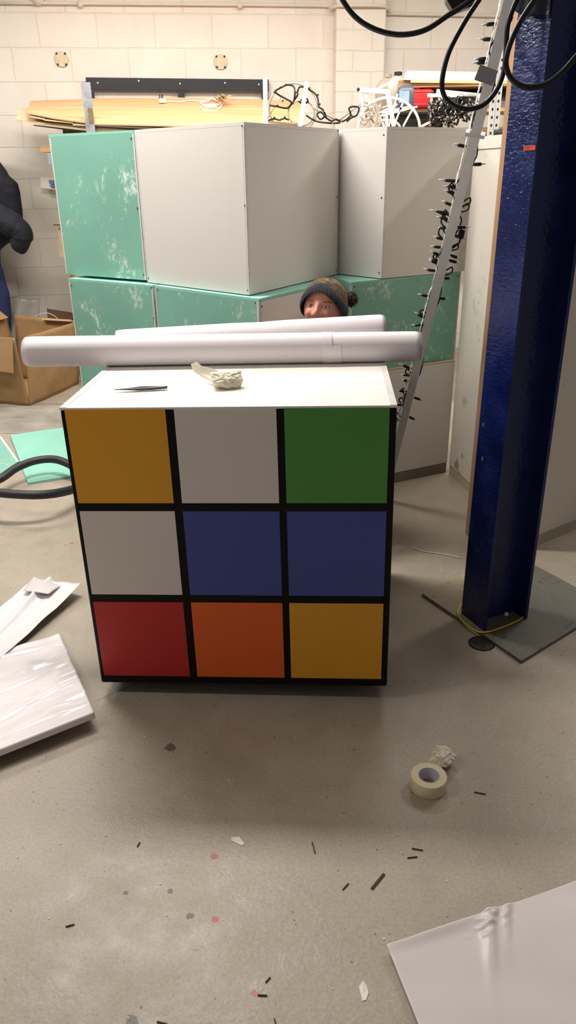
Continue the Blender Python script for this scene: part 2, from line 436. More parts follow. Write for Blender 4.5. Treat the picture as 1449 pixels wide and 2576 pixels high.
def grid(bm, nu, nv, fn, thick=0.0):
    V = [[bm.verts.new(fn(i/nu, j/nv)) for j in range(nv+1)] for i in range(nu+1)]
    for i in range(nu):
        for j in range(nv): bm.faces.new((V[i][j], V[i+1][j], V[i+1][j+1], V[i][j+1]))
    if thick:
        bmesh.ops.recalc_face_normals(bm, faces=bm.faces)
        bm.normal_update()
        bmesh.ops.solidify(bm, geom=list(bm.faces), thickness=thick)
    return V

# ------------------------------------------------------------------ the room
YAW = radians(10)                       # the back wall recedes to the right
WP = Vector((0, 4.95, 0)); WD = Vector((cos(YAW), sin(YAW), 0)); WN = Vector((sin(YAW), -cos(YAW), 0))
def fw(x, y, out=0.0): return fp(x, y, WP + WN*out, WN)
uu = [(fw(x, 160) - WP).dot(WD) for x in (32,177,320,465,607)]
bw = (uu[4]-uu[0])/4
zz = [fw(50, y).z for y in (121,204,289,372,451,527,601,675,745)]
bh = (zz[0]-zz[-1])/8
m_block('blockwork', (238,229,218), bw, bh, 0.5, loc=(-uu[0] + bw*10 + (0.0), 0, -zz[0] + bh*20))
m_block('pier_brick', (236,227,216), 0.30, bh*0.62, 0.5, loc=(0.05, 0, 0.02))

bm = B(); box(bm, (0, 1.5, -0.06), (9, 12, 0.12)); struct('floor', bm, 'concrete')
bm = B(); box(bm, (0, 1.5, 3.46), (9, 12, 0.12)); struct('ceiling', bm, 'white_panel')
bm = B(); box(bm, (0.3, 0.1, 1.7), (8.2, 0.2, 3.4))
o = struct('wall_back', bm, 'blockwork'); o.location = WP; o.rotation_euler = (0, 0, YAW)
pa, pb = (fw(838, 200)-WP).dot(WD), (fw(958, 200)-WP).dot(WD)
bm = B(); box(bm, ((pa+pb)/2, -0.06, 1.7), (pb-pa, 0.12, 3.4), bev=0.012)
o = struct('wall_pier', bm, 'pier_brick'); o.location = WP; o.rotation_euler = (0, 0, YAW); o.name = 'wall_pier'
# conduit run across the wall, jogging round the pier
def w3(u, z, out): return WP + WD*u + WN*out + Vector((0,0,z))
zc = fw(300, 11).z
u_l = (fw(-60, 3)-WP).dot(WD)
bm = B()
tube(bm, smooth_path([w3(u_l, zc, .025), w3(pa-0.12, zc-0.0, .025), w3(pa-0.04, zc-0.02, .05), w3(pa+0.03, zc-0.02, .145), w3(pb-0.03, zc-0.02, .145), w3(pb+0.04, zc-0.04, .05), w3(pb+0.12, zc-0.05, .025), w3(pb+2.2, zc-0.07, .025)], 6), 0.011)
tube(bm, smooth_path([w3(u_l, zc+0.055, .02), w3(pa-0.1, zc+0.05, .02)], 3), 0.008)
for px in (203, 603):
    u = (fw(px, 12)-WP).dot(WD); lathe(bm, [(0,0.02),(0.022,0.02),(0.022,-0.02),(0,-0.02)], w3(u, zc-0.004, .02), 14, Matrix.Rotation(pi/2, 3, 'X'))
u = (fw(97, 3)-WP).dot(WD); lathe(bm, [(0,0.025),(0.045,0.025),(0.045,-0.02),(0,-0.02)], w3(u, zc+0.03, .02), 18, Matrix.Rotation(pi/2, 3, 'X'))
struct('trim_1', bm, 'conduit', True)

# low panelled partition on the right
P1 = fz(1128, 1192); P2 = fz(1183, 1232); d = (P2-P1); P2 = P1 + d*3.6
P3 = fz(1340, 1378); P4 = fz(1449, 1332); dd = (P4-P3).normalized()
corner = P3 - dd*0.03; P4 = corner + dd*2.2; Pb = P1 + (P4-corner)
ZT = zup(1225, 345, P1)
bm = B(); prism(bm, [P1, corner, P4, Pb], 0.055, ZT-0.05); struct('wall_right', bm, 'white_panel')
def inset(poly, k):
    c = sum((Vector(p) for p in poly), Vector())/len(poly); return [c+(Vector(p)-c)*k for p in poly]
bm = B(); prism(bm, inset([P1, corner, P4, Pb], 0.997), 0.0, 0.0545); struct('baseboard_right', bm, 'skirting_pale')
bm = B(); prism(bm, inset([P1, corner, P4, Pb], 1.006), ZT-0.05, ZT); struct('trim_2', bm, 'white_panel')

# two round blanking plates on the wall
for px, py, txt in ((155,149,'cream blanking plate with black bolts high on the wall left of the black frame'), (555,156,'cream blanking plate with black bolts on the wall above the black frame')):
    c = fw(px, py); t = thing('blanking_plate', txt, 'wall plate', c, 'blanking plates on the block wall')
    R90 = Matrix.Rotation(YAW, 3, 'Z') @ Matrix.Rotation(pi/2, 3, 'X')
    bm = B(); lathe(bm, [(0,0.012),(0.052,0.012),(0.055,0.008),(0.056,0.0),(0,0.0)], c, 10, R90); link_mesh('disc', bm, 'patch_plate', t)
    for sx in (-1,1):
        for sz in (-1,1):
            bm = B(); lathe(bm, [(0,0.018),(0.0075,0.018),(0.0085,0.010),(0,0.010)], c + WD*(sx*0.031) + Vector((0,0,sz*0.036)), 8, R90); link_mesh('bolt', bm, 'bolt_black', t)

# ------------------------------------------------------------------ nine-square plinth
CUBE_ROT = -0.0108; S = 0.9; DEP = 0.85
def cf(x, y, z):       # plinth frame -> room
    return Vector((0,0,0.05)) + Matrix.Rotation(CUBE_ROT, 3, 'Y') @ Vector((x, y, z))
cube = thing('display_plinth', 'large black display plinth with nine coloured squares on its front and a white top', 'plinth', (0,0,0))
RY = Matrix.Rotation(CUBE_ROT, 3, 'Y')
bm = B(); box(bm, cf(0, DEP/2, (S-0.007)/2), (S, DEP, S-0.007), RY, 0.006); link_mesh('body', bm, 'black_vinyl', cube)
bm = B(); box(bm, cf(0, DEP/2, S-0.0035), (S+0.001, DEP+0.001, 0.0068), RY, 0.001); link_mesh('top_panel', bm, 'white_laminate', cube)
bm = B()
for sx in (-1,1): box(bm, cf(sx*(S/2-0.009), DEP/2, S+0.0004), (0.018, DEP-0.002, 0.0012), RY)
link_split('edge_strip', bm, 'board_edge', cube)
cols = [(-.437,-.1635), (-.1402,.133), (.1535,.431)]; rows = [(.6215,.8945), (.3245,.5965), (.030,.2985)]
names = [['yellow','white','green'],['white','blue','blue'],['red','orange','yellow']]
for r in range(3):
    for c in range(3):
        x0, x1 = cols[c]; z0, z1 = rows[r]; bm = B()
        box(bm, cf((x0+x1)/2, -0.0005, (z0+z1)/2), (x1-x0, 0.0022, z1-z0), RY, 0.0006)
        q = link_mesh('colour_square', bm, 'tile_'+names[r][c], cube); q['label'] = names[r][c]+' square'
for sx in (-1,1):
    for yy in (0.16, DEP-0.12):
        c = Vector((sx*0.33, yy, 0)); k = cf(sx*0.33, yy, 0)
        bm = B(); box(bm, (c.x, yy, k.z-0.003), (0.07, 0.07, 0.006)); bar(bm, (c.x-0.018, yy, k.z-0.004), (c.x-0.018, yy, 0.02), 0.004, 0.03, (0,1,0)); bar(bm, (c.x+0.018, yy, k.z-0.004), (c.x+0.018, yy, 0.02), 0.004, 0.03, (0,1,0))
        q = link_mesh('castor', bm, 'galvanised', cube)
        bm = B(); lathe(bm, [(0,-0.012),(0.019,-0.012),(0.0215,-0.008),(0.0215,0.008),(0.019,0.012),(0,0.012)], (c.x, yy, 0.0215), 20, Matrix.Rotation(pi/2, 3, 'Y')); link_mesh('wheel', bm, 'rubber', q, True)
TOPZ = cf(0, 0, S).z
def topz(x): return cf(x, 0, S).z + 0.0012

# ------------------------------------------------------------------ vinyl rolls on the plinth
def roll(name, label, A, Bp, rA, rB, wob=0.0):
    t = thing(name, label, 'vinyl roll', (A+Bp)/2 - Vector((0,0,rA)), 'white vinyl rolls on the plinth')
    ax = (Bp-A).normalized(); u = Vector((0,0,1)); u = (u-ax*u.dot(ax)).normalized(); w = ax.cross(u)
    bm = B(); n, s = 60, 48; rings = []
    for i in range(n+1):
        f = i/n; c = A.lerp(Bp, f); r = rA+(rB-rA)*f + wob*exp(-((f-0.53)/0.06)**2)*-0.5
        edge = 0.003*max(0, (0.02-min(f, 1-f))/0.02)
        ring = []
        for k in range(s):
            a = 2*pi*k/s; sp = 0.0015*(k/s)
            ring.append(bm.verts.new(c + (u*cos(a)+w*sin(a))*(r-edge+sp)))
        rings.append(ring)
    for i in range(n):
        for k in range(s): bm.faces.new((rings[i][k], rings[i][(k+1)%s], rings[i+1][(k+1)%s], rings[i+1][k]))
    # layered ends with hollow core
    for end, ring, c, sg in ((0, rings[0], A, 1), (1, rings[-1], Bp, -1)):
        prev = ring; r0 = rA if end == 0 else rB
        for q in range(1, 7):
            rr = r0*(1-0.085*q); dz = 0.004 if q % 2 else 0.0
            cur = [bm.verts.new(c + ax*(sg*dz) + (u*cos(2*pi*k/s)+w*sin(2*pi*k/s))*rr) for k in range(s)]
            for k in range(s): bm.faces.new((prev[k], prev[(k+1)%s], cur[(k+1)%s], cur[k]))
            prev = cur
        deep = [bm.verts.new(c + ax*(sg*0.12) + (u*cos(2*pi*k/s)+w*sin(2*pi*k/s))*r0*0.49) for k in range(s)]
        for k in range(s): bm.faces.new((prev[k], prev[(k+1)%s], deep[(k+1)%s], deep[k]))
        bm.faces.new(deep)
    link_mesh('rolled_sheet', bm, 'vinyl_paper', t, True)
    return t, ax, u, w
R1 = 0.0475
rA = Vector((-0.722, 0.475, topz(-0.45)+R1-0.002)); rB = Vector((0.552, 0.505, topz(0.45)+R1-0.002))
t1, ax, u, w = roll('vinyl_roll', 'long white vinyl roll with a taped paper band, front one of two on the plinth', rA, rB, R1, R1-0.0015)
# loose end of the sheet: strip of paper band, stepped edge
bm = B(); s = 40
for f0, f1, dr, a0, a1 in ((0.752, 0.776, 0.0016, -1.2, 4.6), (0.776, 0.80, 0.0010, 1.2, 4.4)):
    def fn(i, j, f0=f0, f1=f1, dr=dr, a0=a0, a1=a1):
        f = f0+(f1-f0)*i + (0.004 if j > 0.5 else 0)*0; a = a0+(a1-a0)*j
        return rA.lerp(rB, f + 0.008*(j-0.2)) + (u*cos(a)+w*sin(a))*(R1+dr)
    nb = B(); grid(nb, 3, s, fn, 0.0006); me = bpy.data.meshes.new('tmp'); nb.to_mesh(me); nb.free(); bm.from_mesh(me); bpy.data.meshes.remove(me)
link_split('paper_band', bm, 'tape_band', t1, False)
R2 = 0.041
r2A = Vector((-0.475, 0.665, topz(-0.47)+R2)); r2B = Vector((0.452, 0.775, topz(0.45)+R2+0.010))
roll('vinyl_roll', 'shorter plain white vinyl roll lying behind the long roll in front of the person', r2A, r2B, R2-0.004, R2+0.007, 0.004)

# tweezers
TA = fz(288, 980, TOPZ+0.004); TB = fz(420, 974, TOPZ+0.005)
t = thing('tweezers', 'thin pointed steel tweezers lying on the white plinth top', 'tweezers', (TA+TB)/2)
dirv = (TB-TA); sd = Vector((-dirv.y, dirv.x, 0)).normalized()
for sg in (-1, 1):
    bm = B()
    pts = [TB - sd*0.0, TB.lerp(TA, 0.08)+sd*(0.003*sg), TB.lerp(TA, 0.45)+sd*(0.0055*sg)+Vector((0,0,0.001*sg)), TB.lerp(TA, 0.75)+sd*(0.003*sg), TA+sd*(0.0006*sg)]
    sp = smooth_path(pts, 6); n = len(sp)
    tube(bm, sp, [0.0042 if i < n*0.55 else 0.0042-0.0034*((i-n*0.55)/(n*0.45)) for i in range(n)], 8)
    link_mesh('arm', bm, 'steel', t, True)

# crumpled masking paper
def crumple(name, label, cat, c, r, seed, flap=None, group=None, mat='masking_paper', sc_=(1.15,0.85,0.62)):
    rnd = random.Random(seed); bm = B()
    vs = bmesh.ops.create_icosphere(bm, subdivisions=4, radius=1.0)['verts']
    dirs = [Vector((rnd.gauss(0,1), rnd.gauss(0,1), rnd.gauss(0,1))).normalized() for _ in range(16)]
    hs = [rnd.uniform(0.62, 1.0) for _ in dirs]
    for v in vs:
        n = v.co.normalized(); k = 1.25
        for d_, h in zip(dirs, hs):
            q = n.dot(d_)
            if q > 0.05: k = min(k, h/q)
        fold = noise.noise(n*2.6+Vector((seed,0,0)))
        k *= 0.86 + 0.34*abs(fold) + 0.10*noise.noise(n*7+Vector((0,seed,0)))
        v.co = Vector((n.x*k*r*sc_[0], n.y*k*r*sc_[1], n.z*k*r*sc_[2]))
    zmin = min(v.co.z for v in vs)
    for v in vs:
        if v.co.z < zmin*0.8: v.co.z = zmin*0.8
    bmesh.ops.translate(bm, vec=Vector(c)+Vector((0,0,-zmin*0.8)), verts=vs)
    if flap:
        for pts in flap:
            a, b_, c_, d_ = [Vector(p) for p in pts]
            def fn(i, j): 
                p = a.lerp(b_, i).lerp(d_.lerp(c_, i), j); return p + Vector((0,0,0.006*sin(i*7+j*3)*(1-i)))
            nb = B(); grid(nb, 10, 6, fn, 0.0006); me = bpy.data.meshes.new('tmp'); nb.to_mesh(me); nb.free(); bm.from_mesh(me); bpy.data.meshes.remove(me)
    return tag(link_mesh(name, bm, mat, None, False), label, cat, group)
c = fz(568, 976, TOPZ); k = fz(482, 940, TOPZ)
tipz = 0.040
tip = fz(479, 917, TOPZ+tipz)
crumple('crumpled_paper', 'crumpled masking paper with a raised pointed flap on the white plinth top', 'paper scrap', c + Vector((0.004, 0.01, 0.0)), 0.042, 3,
        [(tip, tip + Vector((0.012,-0.004,-0.022)), c + Vector((-0.03,0.008,0.004)), c + Vector((-0.004,0.028,0.034)))])

# ------------------------------------------------------------------ person behind the plinth
def skin_mesh(joints, edges, radii, sub=2):
    me = bpy.data.meshes.new('sk'); me.from_pydata([Vector(j) for j in joints], edges, []); o = bpy.data.objects.new('sk', me); COL.objects.link(o)
    o.modifiers.new('s', 'SKIN'); o.data.skin_vertices[0].data[0].use_root = True
    for i, r in enumerate(radii): o.data.skin_vertices[0].data[i].radius = (r, r)
    m2 = o.modifiers.new('ss', 'SUBSURF'); m2.levels = sub; m2.render_levels = sub
    dg = bpy.context.evaluated_depsgraph_get(); dg.update()
    ev = o.evaluated_get(dg); out = bpy.data.meshes.new_from_object(ev)
    bpy.data.objects.remove(o); return out
HC = fy(813, 768, 1.10)           # between the eyes, inside the head
HC = Vector((HC.x+0.004, 1.145, HC.z-0.013))
person = thing('person', 'person in a dark knitted bobble hat peering over the white rolls behind the plinth', 'person', (HC.x, 1.25, 0))
HR = Euler((radians(-9), radians(6), radians(-17)), 'ZXY').to_matrix()
def face_bm(bm):
    nu, nv = 96, 84; V = []
    def g(x, y, cx_, cy_, sx, sy): return exp(-((x-cx_)/sx)**2-((y-cy_)/sy)**2)
    rows_ = []
    for j in range(nv+1):
        th = pi*j/nv; row = []
        for i in range(nu):
            ph = 2*pi*i/nu
            n = Vector((sin(th)*sin(ph), -sin(th)*cos(ph), cos(th)))       # -Y is the face
            # skull: egg, narrower jaw
            x, y, z = n.x*0.079, n.y*0.098, n.z*(0.118 if n.z < 0 else 0.098)
            if z < 0:
                t_ = (-z/0.118); x *= 1-0.20*t_**1.6; y *= 1-0.06*t_
            if y < 0: y *= 0.93
            if y < 0:
                f = min(1.0, (-n.y)/0.35)
                dy = 0
                az = abs(x)
                dy -= 0.024*g(x, z, 0, -0.028, 0.0125, 0.016)             # nose tip
                dy -= 0.012*g(x, z, 0, -0.006, 0.0095, 0.022)             # bridge
                dy -= 0.011*(g(x, z, 0.0145, -0.035, 0.008, 0.008)+g(x, z, -0.0145, -0.035, 0.008, 0.008))
                dy += 0.009*(g(x, z, 0.031, 0.001, 0.015, 0.0085)+g(x, z, -0.031, 0.001, 0.015, 0.0085))  # sockets
                dy -= 0.0055*(g(x, z, 0.032, 0.020, 0.020, 0.007)+g(x, z, -0.032, 0.020, 0.020, 0.007))   # brow ridge
                dy -= 0.011*(g(x, z, 0.041, -0.030, 0.020, 0.017)+g(x, z, -0.041, -0.030, 0.020, 0.017)) # cheeks raised by a smile
                dy += 0.006*(g(x, z, 0.027, -0.043, 0.006, 0.012)+g(x, z, -0.027, -0.043, 0.006, 0.012)) # smile fold
                dy -= 0.007*g(x, z, 0, -0.063, 0.022, 0.010) ; dy += 0.005*g(x, z, 0, -0.0625, 0.020, 0.002)
                dy -= 0.009*g(x, z, 0, -0.098, 0.018, 0.014)
                dy += 0.006*(g(x, z, 0.0072, -0.0405, 0.0035, 0.003)+g(x, z, -0.0072, -0.0405, 0.0035, 0.003))  # nostrils
                y += dy*f
            row.append(bm.verts.new((x, y, z)))
        rows_.append(row)
    for j in range(nv):
        for i in range(nu):
            a, b_, c_, d_ = rows_[j][i], rows_[j][(i+1)%nu], rows_[j+1][(i+1)%nu], rows_[j+1][i]
            if j == 0 or j == nv-1:
                pass
            fc = bm.faces.new((a, b_, c_, d_))
            m_ = fc.calc_center_median()
            if m_.y < -0.04:
                for sg in (-1, 1):
                    xx = m_.x*sg
                    bz = 0.0195 - ((xx-0.034)/0.022)**2*0.005
                    if 0.013 < xx < 0.052 and abs(m_.z-bz) < 0.0032: fc.material_index = 1
                if abs(m_.x) < 0.024 and abs(m_.z+0.063) < 0.007*(1-(m_.x/0.028)**2): fc.material_index = 2
    vs = [v for r_ in rows_ for v in r_]
    # eyes with lids
    for sg in (-1, 1):
        e = Vector((sg*0.0315, -0.0725, 0.0005))
        r = bmesh.ops.create_uvsphere(bm, u_segments=20, v_segments=14, radius=0.0118)['verts']
        bmesh.ops.rotate(bm, cent=(0,0,0), matrix=Matrix.Rotation(pi/2, 3, 'X'), verts=r); bmesh.ops.translate(bm, vec=e, verts=r)
        for fc in {f for v in r for f in v.link_faces}:
            q = (fc.calc_center_median()-e); fc.material_index = 4 if (-q.y > 0.0105 or (q.x+0.001)**2+(q.z-0.0005)**2 < 0.0048**2 and q.y < 0) else 3
        vs += r
        for up in (1, -1):       # narrowed lids
            r = bmesh.ops.create_uvsphere(bm, u_segments=24, v_segments=16, radius=0.0132)['verts']
            kill = [v for v in r if (v.co.z < 0.0028 if up > 0 else v.co.z > -0.0030)]
            bmesh.ops.delete(bm, geom=kill, context='VERTS'); r = [v for v in r if v.is_valid]
            bmesh.ops.translate(bm, vec=e+Vector((0,0.0002,0)), verts=r)
            bmesh.ops.scale(bm, vec=(1.18,1,1), verts=r, space=Matrix.Translation(-e)); vs += r
    # ears
    for sg in (-1, 1):
        r = bmesh.ops.create_icosphere(bm, subdivisions=3, radius=0.03)['verts']
        bmesh.ops.scale(bm, vec=(0.3,0.62,1.05), verts=r); bmesh.ops.translate(bm, vec=(sg*0.078, 0.008, -0.012), verts=r); vs += r
    return vs
bm = B(); vs = face_bm(bm)
bmesh.ops.rotate(bm, cent=(0,0,0), matrix=HR, verts=list(bm.verts)); bmesh.ops.translate(bm, vec=HC, verts=list(bm.verts))
# kneeling body: pelvis root, spine, neck, arms, legs and fingers
px0, py0 = HC.x+0.02, 1.26
J = [(px0,py0,0.50),(px0,py0-0.01,0.62),(px0,py0-0.03,0.74),(px0,py0-0.06,0.82),(px0-0.002,py0-0.10,0.90),(HC.x,HC.y+0.02,0.95)]
E_ = [(0,1),(1,2),(2,3),(3,4),(4,5)]; Rr = [0.108,0.10,0.11,0.092,0.052,0.052]
for sg in (-1, 1):
    b0 = len(J); J += [(px0+sg*0.16,py0-0.05,0.82),(px0+sg*0.20,py0-0.10,0.66),(px0+sg*0.19,py0-0.02,0.53),(px0+sg*0.12,py0-0.17,0.50),(px0+sg*0.10,py0-0.22,0.49)]
    Rr += [0.055,0.045,0.04,0.028,0.028]; E_ += [(3,b0),(b0,b0+1),(b0+1,b0+2),(b0+2,b0+3),(b0+3,b0+4)]
    for q in range(5):
        k = len(J); ox = (q-2)*0.017*sg; J += [(px0+sg*0.10+ox,py0-0.255+0.01*abs(q-2),0.485),(px0+sg*0.10+ox,py0-0.285+0.012*abs(q-2),0.47)]
        Rr += [0.009,0.008]; E_ += [(b0+4,k),(k,k+1)]
    b0 = len(J); J += [(px0+sg*0.08,py0,0.46),(px0+sg*0.09,py0-0.16,0.14),(px0+sg*0.09,py0-0.17,0.085),(px0+sg*0.085,py0+0.16,0.06),(px0+sg*0.085,py0+0.22,0.05)]
    Rr += [0.085,0.07,0.062,0.045,0.035]; E_ += [(0,b0),(b0,b0+1),(b0+1,b0+2),(b0+2,b0+3),(b0+3,b0+4)]
def turn(p):
    c_, s_ = cos(radians(-26)), sin(radians(-26)); x, y = p[0]-px0, p[1]-py0; return (px0+x*c_-y*s_, py0+x*s_+y*c_, p[2])
J = [turn(p) for p in J]; J[5] = (HC.x, HC.y+0.02, 0.95)
bm.from_mesh(skin_mesh(J, E_, Rr))
link_mesh('body', bm, ['skin','brow','lip','eye_white','iris'], person, True)
# clothes over the body
Jt, Et, Rt = [(J[0][0],J[0][1],0.47)]+J[1:4]+[(J[4][0],J[4][1],0.885)], [(0,1),(1,2),(2,3),(3,4)], [0.142,0.134,0.142,0.118,0.068]
base = 6
for sgi in range(2):
    o0 = 6 + sgi*20; b0 = len(Jt)
    Jt = Jt + [J[o0], J[o0+1], J[o0+2], J[o0+3]]; Rt = Rt + [0.066,0.056,0.05,0.038]; Et = Et + [(3,b0),(b0,b0+1),(b0+1,b0+2),(b0+2,b0+3)]
bm = B(); bm.from_mesh(skin_mesh(Jt, Et, Rt)); link_mesh('sweatshirt', bm, 'sweatshirt', person, True)
Jl, El, Rl = [(J[1][0],J[1][1],0.60), J[0]], [(0,1)], [0.118,0.133]
for sgi in range(2):
    o0 = 6 + sgi*20 + 15; b0 = len(Jl); Jl = Jl + [J[o0+q] for q in range(4)]; Rl = Rl + [0.095,0.08,0.071,0.053]; El = El + [(1,b0),(b0,b0+1),(b0+1,b0+2),(b0+2,b0+3)]
bm = B(); bm.from_mesh(skin_mesh(Jl, El, Rl)); link_mesh('trousers', bm, 'trousers', person, True)
for sgi in range(2):
    o0 = 6 + sgi*20 + 15; a_, b_ = Vector(J[o0+3]), Vector(J[o0+4]); d_ = (b_-a_).normalized()
    bm = B(); bm.from_mesh(skin_mesh([a_+d_*0.01, a_+d_*0.04, b_, b_+d_*0.08], [(0,1),(1,2),(2,3)], [0.052,0.054,0.050,0.030])); link_mesh('shoe', bm, 'rubber', person, True)
# knitted hat: crown, ribbed band, fur bobble
def hatpt(th, ph, k):
    n = Vector((sin(th)*sin(ph), -sin(th)*cos(ph), cos(th)))
    return Vector((n.x*0.079*k, n.y*0.100*k, n.z*0.098*(1+(k-1)*0.8)))
def hat_to_world(p): return HC + HR @ p
def rim(ph):            # polar angle of the hat's lower edge: high over the brow, low at the nape
    c_ = cos(ph); t_ = min(1.0, abs(math.atan2(sin(ph), c_))/radians(105)); return 1.06 + 0.92*t_*t_*(3-2*t_)
bm = B(); nu, nv = 160, 56; rr_ = []
for j in range(nv+1):
    row = []
    for i in range(nu):
        ph = 2*pi*i/nu; th = rim(ph)*0.93*j/nv
        k = 1.13 + 0.05*sin(pi*min(1, j/nv*1.1)) + 0.012*noise.noise(Vector((cos(ph)*9, sin(ph)*9, j*0.5))) + 0.010*cos(ph*44)*(j/nv)
        p = hatpt(th, ph, k); p.y += 0.018*(1-j/nv); p.z += 0.004*(1-j/nv); row.append(bm.verts.new(hat_to_world(p)))
    rr_.append(row)
for j in range(nv):
    for i in range(nu): bm.faces.new((rr_[j][i], rr_[j][(i+1)%nu], rr_[j+1][(i+1)%nu], rr_[j+1][i]))
bmesh.ops.remove_doubles(bm, verts=bm.verts, dist=1e-5)
hat = link_mesh('knitted_hat', bm, 'knit_mixed', person, True)
bm = B(); nb_ = 20; rows_ = []
for j in range(nb_+1):
    row = []; f = j/nb_
    for i in range(288):
        ph = 2*pi*i/288; R_ = rim(ph); a = 2*pi*f
        th = R_ - 0.205 + 0.215*cos(a); k = 1.145 + 0.052*sin(a) + 0.026*abs(cos(ph*17))*(0.7+0.3*abs(cos(a*2.5)))-0.008 + 0.006*noise.noise(Vector((ph*14, f*9, 1)))
        row.append(bm.verts.new(hat_to_world(hatpt(th, ph, k))))
    rows_.append(row)
for j in range(nb_):
    for i in range(288): bm.faces.new((rows_[j][i], rows_[j][(i+1)%288], rows_[j+1][(i+1)%288], rows_[j+1][i]))
link_mesh('ribbed_band', bm, 'knit_dark', hat, True)
pc = fy(882, 752, 1.19); bm = B(); rnd = random.Random(5)
ball(bm, pc, 0.022, 3)
for q in range(420):
    n = Vector((rnd.gauss(0,1), rnd.gauss(0,1), rnd.gauss(0,1))).normalized(); L = rnd.uniform(0.022, 0.038)
    tw = n.orthogonal()*0.005*rnd.uniform(-1,1)
    tube(bm, [pc+n*0.014, pc+n*(0.014+L*0.5)+tw, pc+n*L*1.0+tw*2+Vector((0,0,-0.003))], [0.0011,0.0009,0.0003], 4)
link_mesh('bobble', bm, 'pom_fur', hat, True)

# ------------------------------------------------------------------ stacked board boxes
def boxunit(label, pts, z0, z1, mats, screws=(), group='boxes of white and green board'):
    """pts: plan outline, edges i->i+1; mats per edge face; a rim strip shows at the top edge"""
    c = sum((Vector((p[0],p[1],0)) for p in pts), Vector())/len(pts)
    t = thing('board_box', label, 'box', (c.x, c.y, z0), group)
    n = len(pts); T = 0.012
    ctr = Vector((c.x, c.y, 0))
    bm = B(); prism(bm, [ctr+(Vector((p[0],p[1],0))-ctr)*0.955 for p in pts], z0+0.004, z1-0.013); link_mesh('carcass', bm, 'board_edge', t)
    for i in range(n):
        a = Vector((pts[i][0],pts[i][1],0)); b_ = Vector((pts[(i+1)%n][0],pts[(i+1)%n][1],0))
        if mats[i] is None: continue
        d_ = (b_-a).normalized(); nrm = Vector((d_.y,-d_.x,0))
        if nrm.dot(a-ctr) < 0: nrm = -nrm
        bm = B(); q = [a+Vector((0,0,z0)), b_+Vector((0,0,z0)), b_+Vector((0,0,z1-0.0125)), a+Vector((0,0,z1-0.0125))]
        inn = [p - nrm*T for p in q]
        va = [bm.verts.new(p) for p in q]; vb = [bm.verts.new(p) for p in inn]
        bm.faces.new(va); bm.faces.new(vb[::-1])
        for k in range(4): bm.faces.new((va[k], vb[k], vb[(k+1)%4], va[(k+1)%4]))
        side = link_mesh('side_panel', bm, mats[i], t)
        if mats[i].startswith('green'): side['label'] = 'green board side'
        elif any(m_ and m_.startswith('green') for m_ in mats): side['label'] = 'white board side'
        if screws:
            for e_, zf in screws:
                if e_[0] == i:
                    p = a.lerp(b_, e_[1]) + Vector((0,0,z0+(z1-z0)*zf)) + nrm*0.0006
                    bm = B(); ball(bm, p, 0.0042, 1); link_mesh('screw', bm, 'screw_dark', side)
        bm = B()
        for fr in (0.0, 1.0):
            p = a.lerp(b_, fr) + d_*(0.004 if fr == 0 else -0.004); bar(bm, p+nrm*0.0006+Vector((0,0,z0+0.002)), p+nrm*0.0006+Vector((0,0,z1-0.014)), 0.007, 0.0012, nrm)
        link_split('edge_tape', bm, 'board_edge', side)
    bm = B(); prism(bm, [ctr+(Vector((p[0],p[1],0))-ctr)*1.0 for p in pts], z1-0.012, z1); 
    link_mesh('top_panel', bm, ('green_board_clean' if any(m_ and m_.startswith('green') for m_ in mats) else 'board_white'), t)
    return t
def v2(p): return Vector((p[0], p[1], 0))
ZB, ZU = 1.05, 1.688
U0, U1, U2, U3, U4, U5 = [fz(x, y, ZB) for x, y in ((168,696),(370,712),(628,745),(848,692),(960,703),(1180,683))]
L0, L1, L2, L3, Q0, Q1, Q2 = [fz(x, y, ZB) for x, y in ((172,700),(386,718),(651,752),(757,728),(820,693),(883,710),(1160,683))]
off = Vector((0.33, 0.47, 0))
off = (v2(U3)-v2(U2)).normalized()*0.57; offl = (v2(L3)-v2(L2)).normalized()*0.57
bk = lambda p, k=1.0, d_=None: v2(p) + (d_ or off)*k
e12 = (v2(U2)-v2(U1)).normalized()
# upper tier
boxunit('green faced box on the upper tier at the left end of the stack', [v2(U0), v2(U1)-e12*0.004, bk(U1,1)-e12*0.004, bk(U0,1)], ZB+0.012, ZU, ['green_board','green_board','green_board','green_board'], [((0,.97),.5),((0,.97),.04),((0,.97),.95)])
dR = (v2(U3)-v2(U2))
boxunit('big white box on the upper tier whose corner points at the plinth', [v2(U1)+e12*0.003, v2(U2), v2(U3), v2(U1)+e12*0.003+dR], ZB+0.004, ZU, ['board_white']*4, [((0,.985),.98),((0,.985),.54),((0,.985),.03),((1,.985),.99),((1,.985),.55),((1,.985),.03),((0,.015),.03)])
dL = Vector((-0.72,0.69,0)).normalized()*0.58
boxunit('white box on the upper tier at the right, nearest the blue column', [v2(U4)+dL, v2(U4), v2(U5)+ (v2(U5)-v2(U4))*0.02, v2(U5)+dL], ZB+0.004, ZU, ['board_white']*4, [((0,.97),.95),((0,.97),.55),((0,.97),.04)])
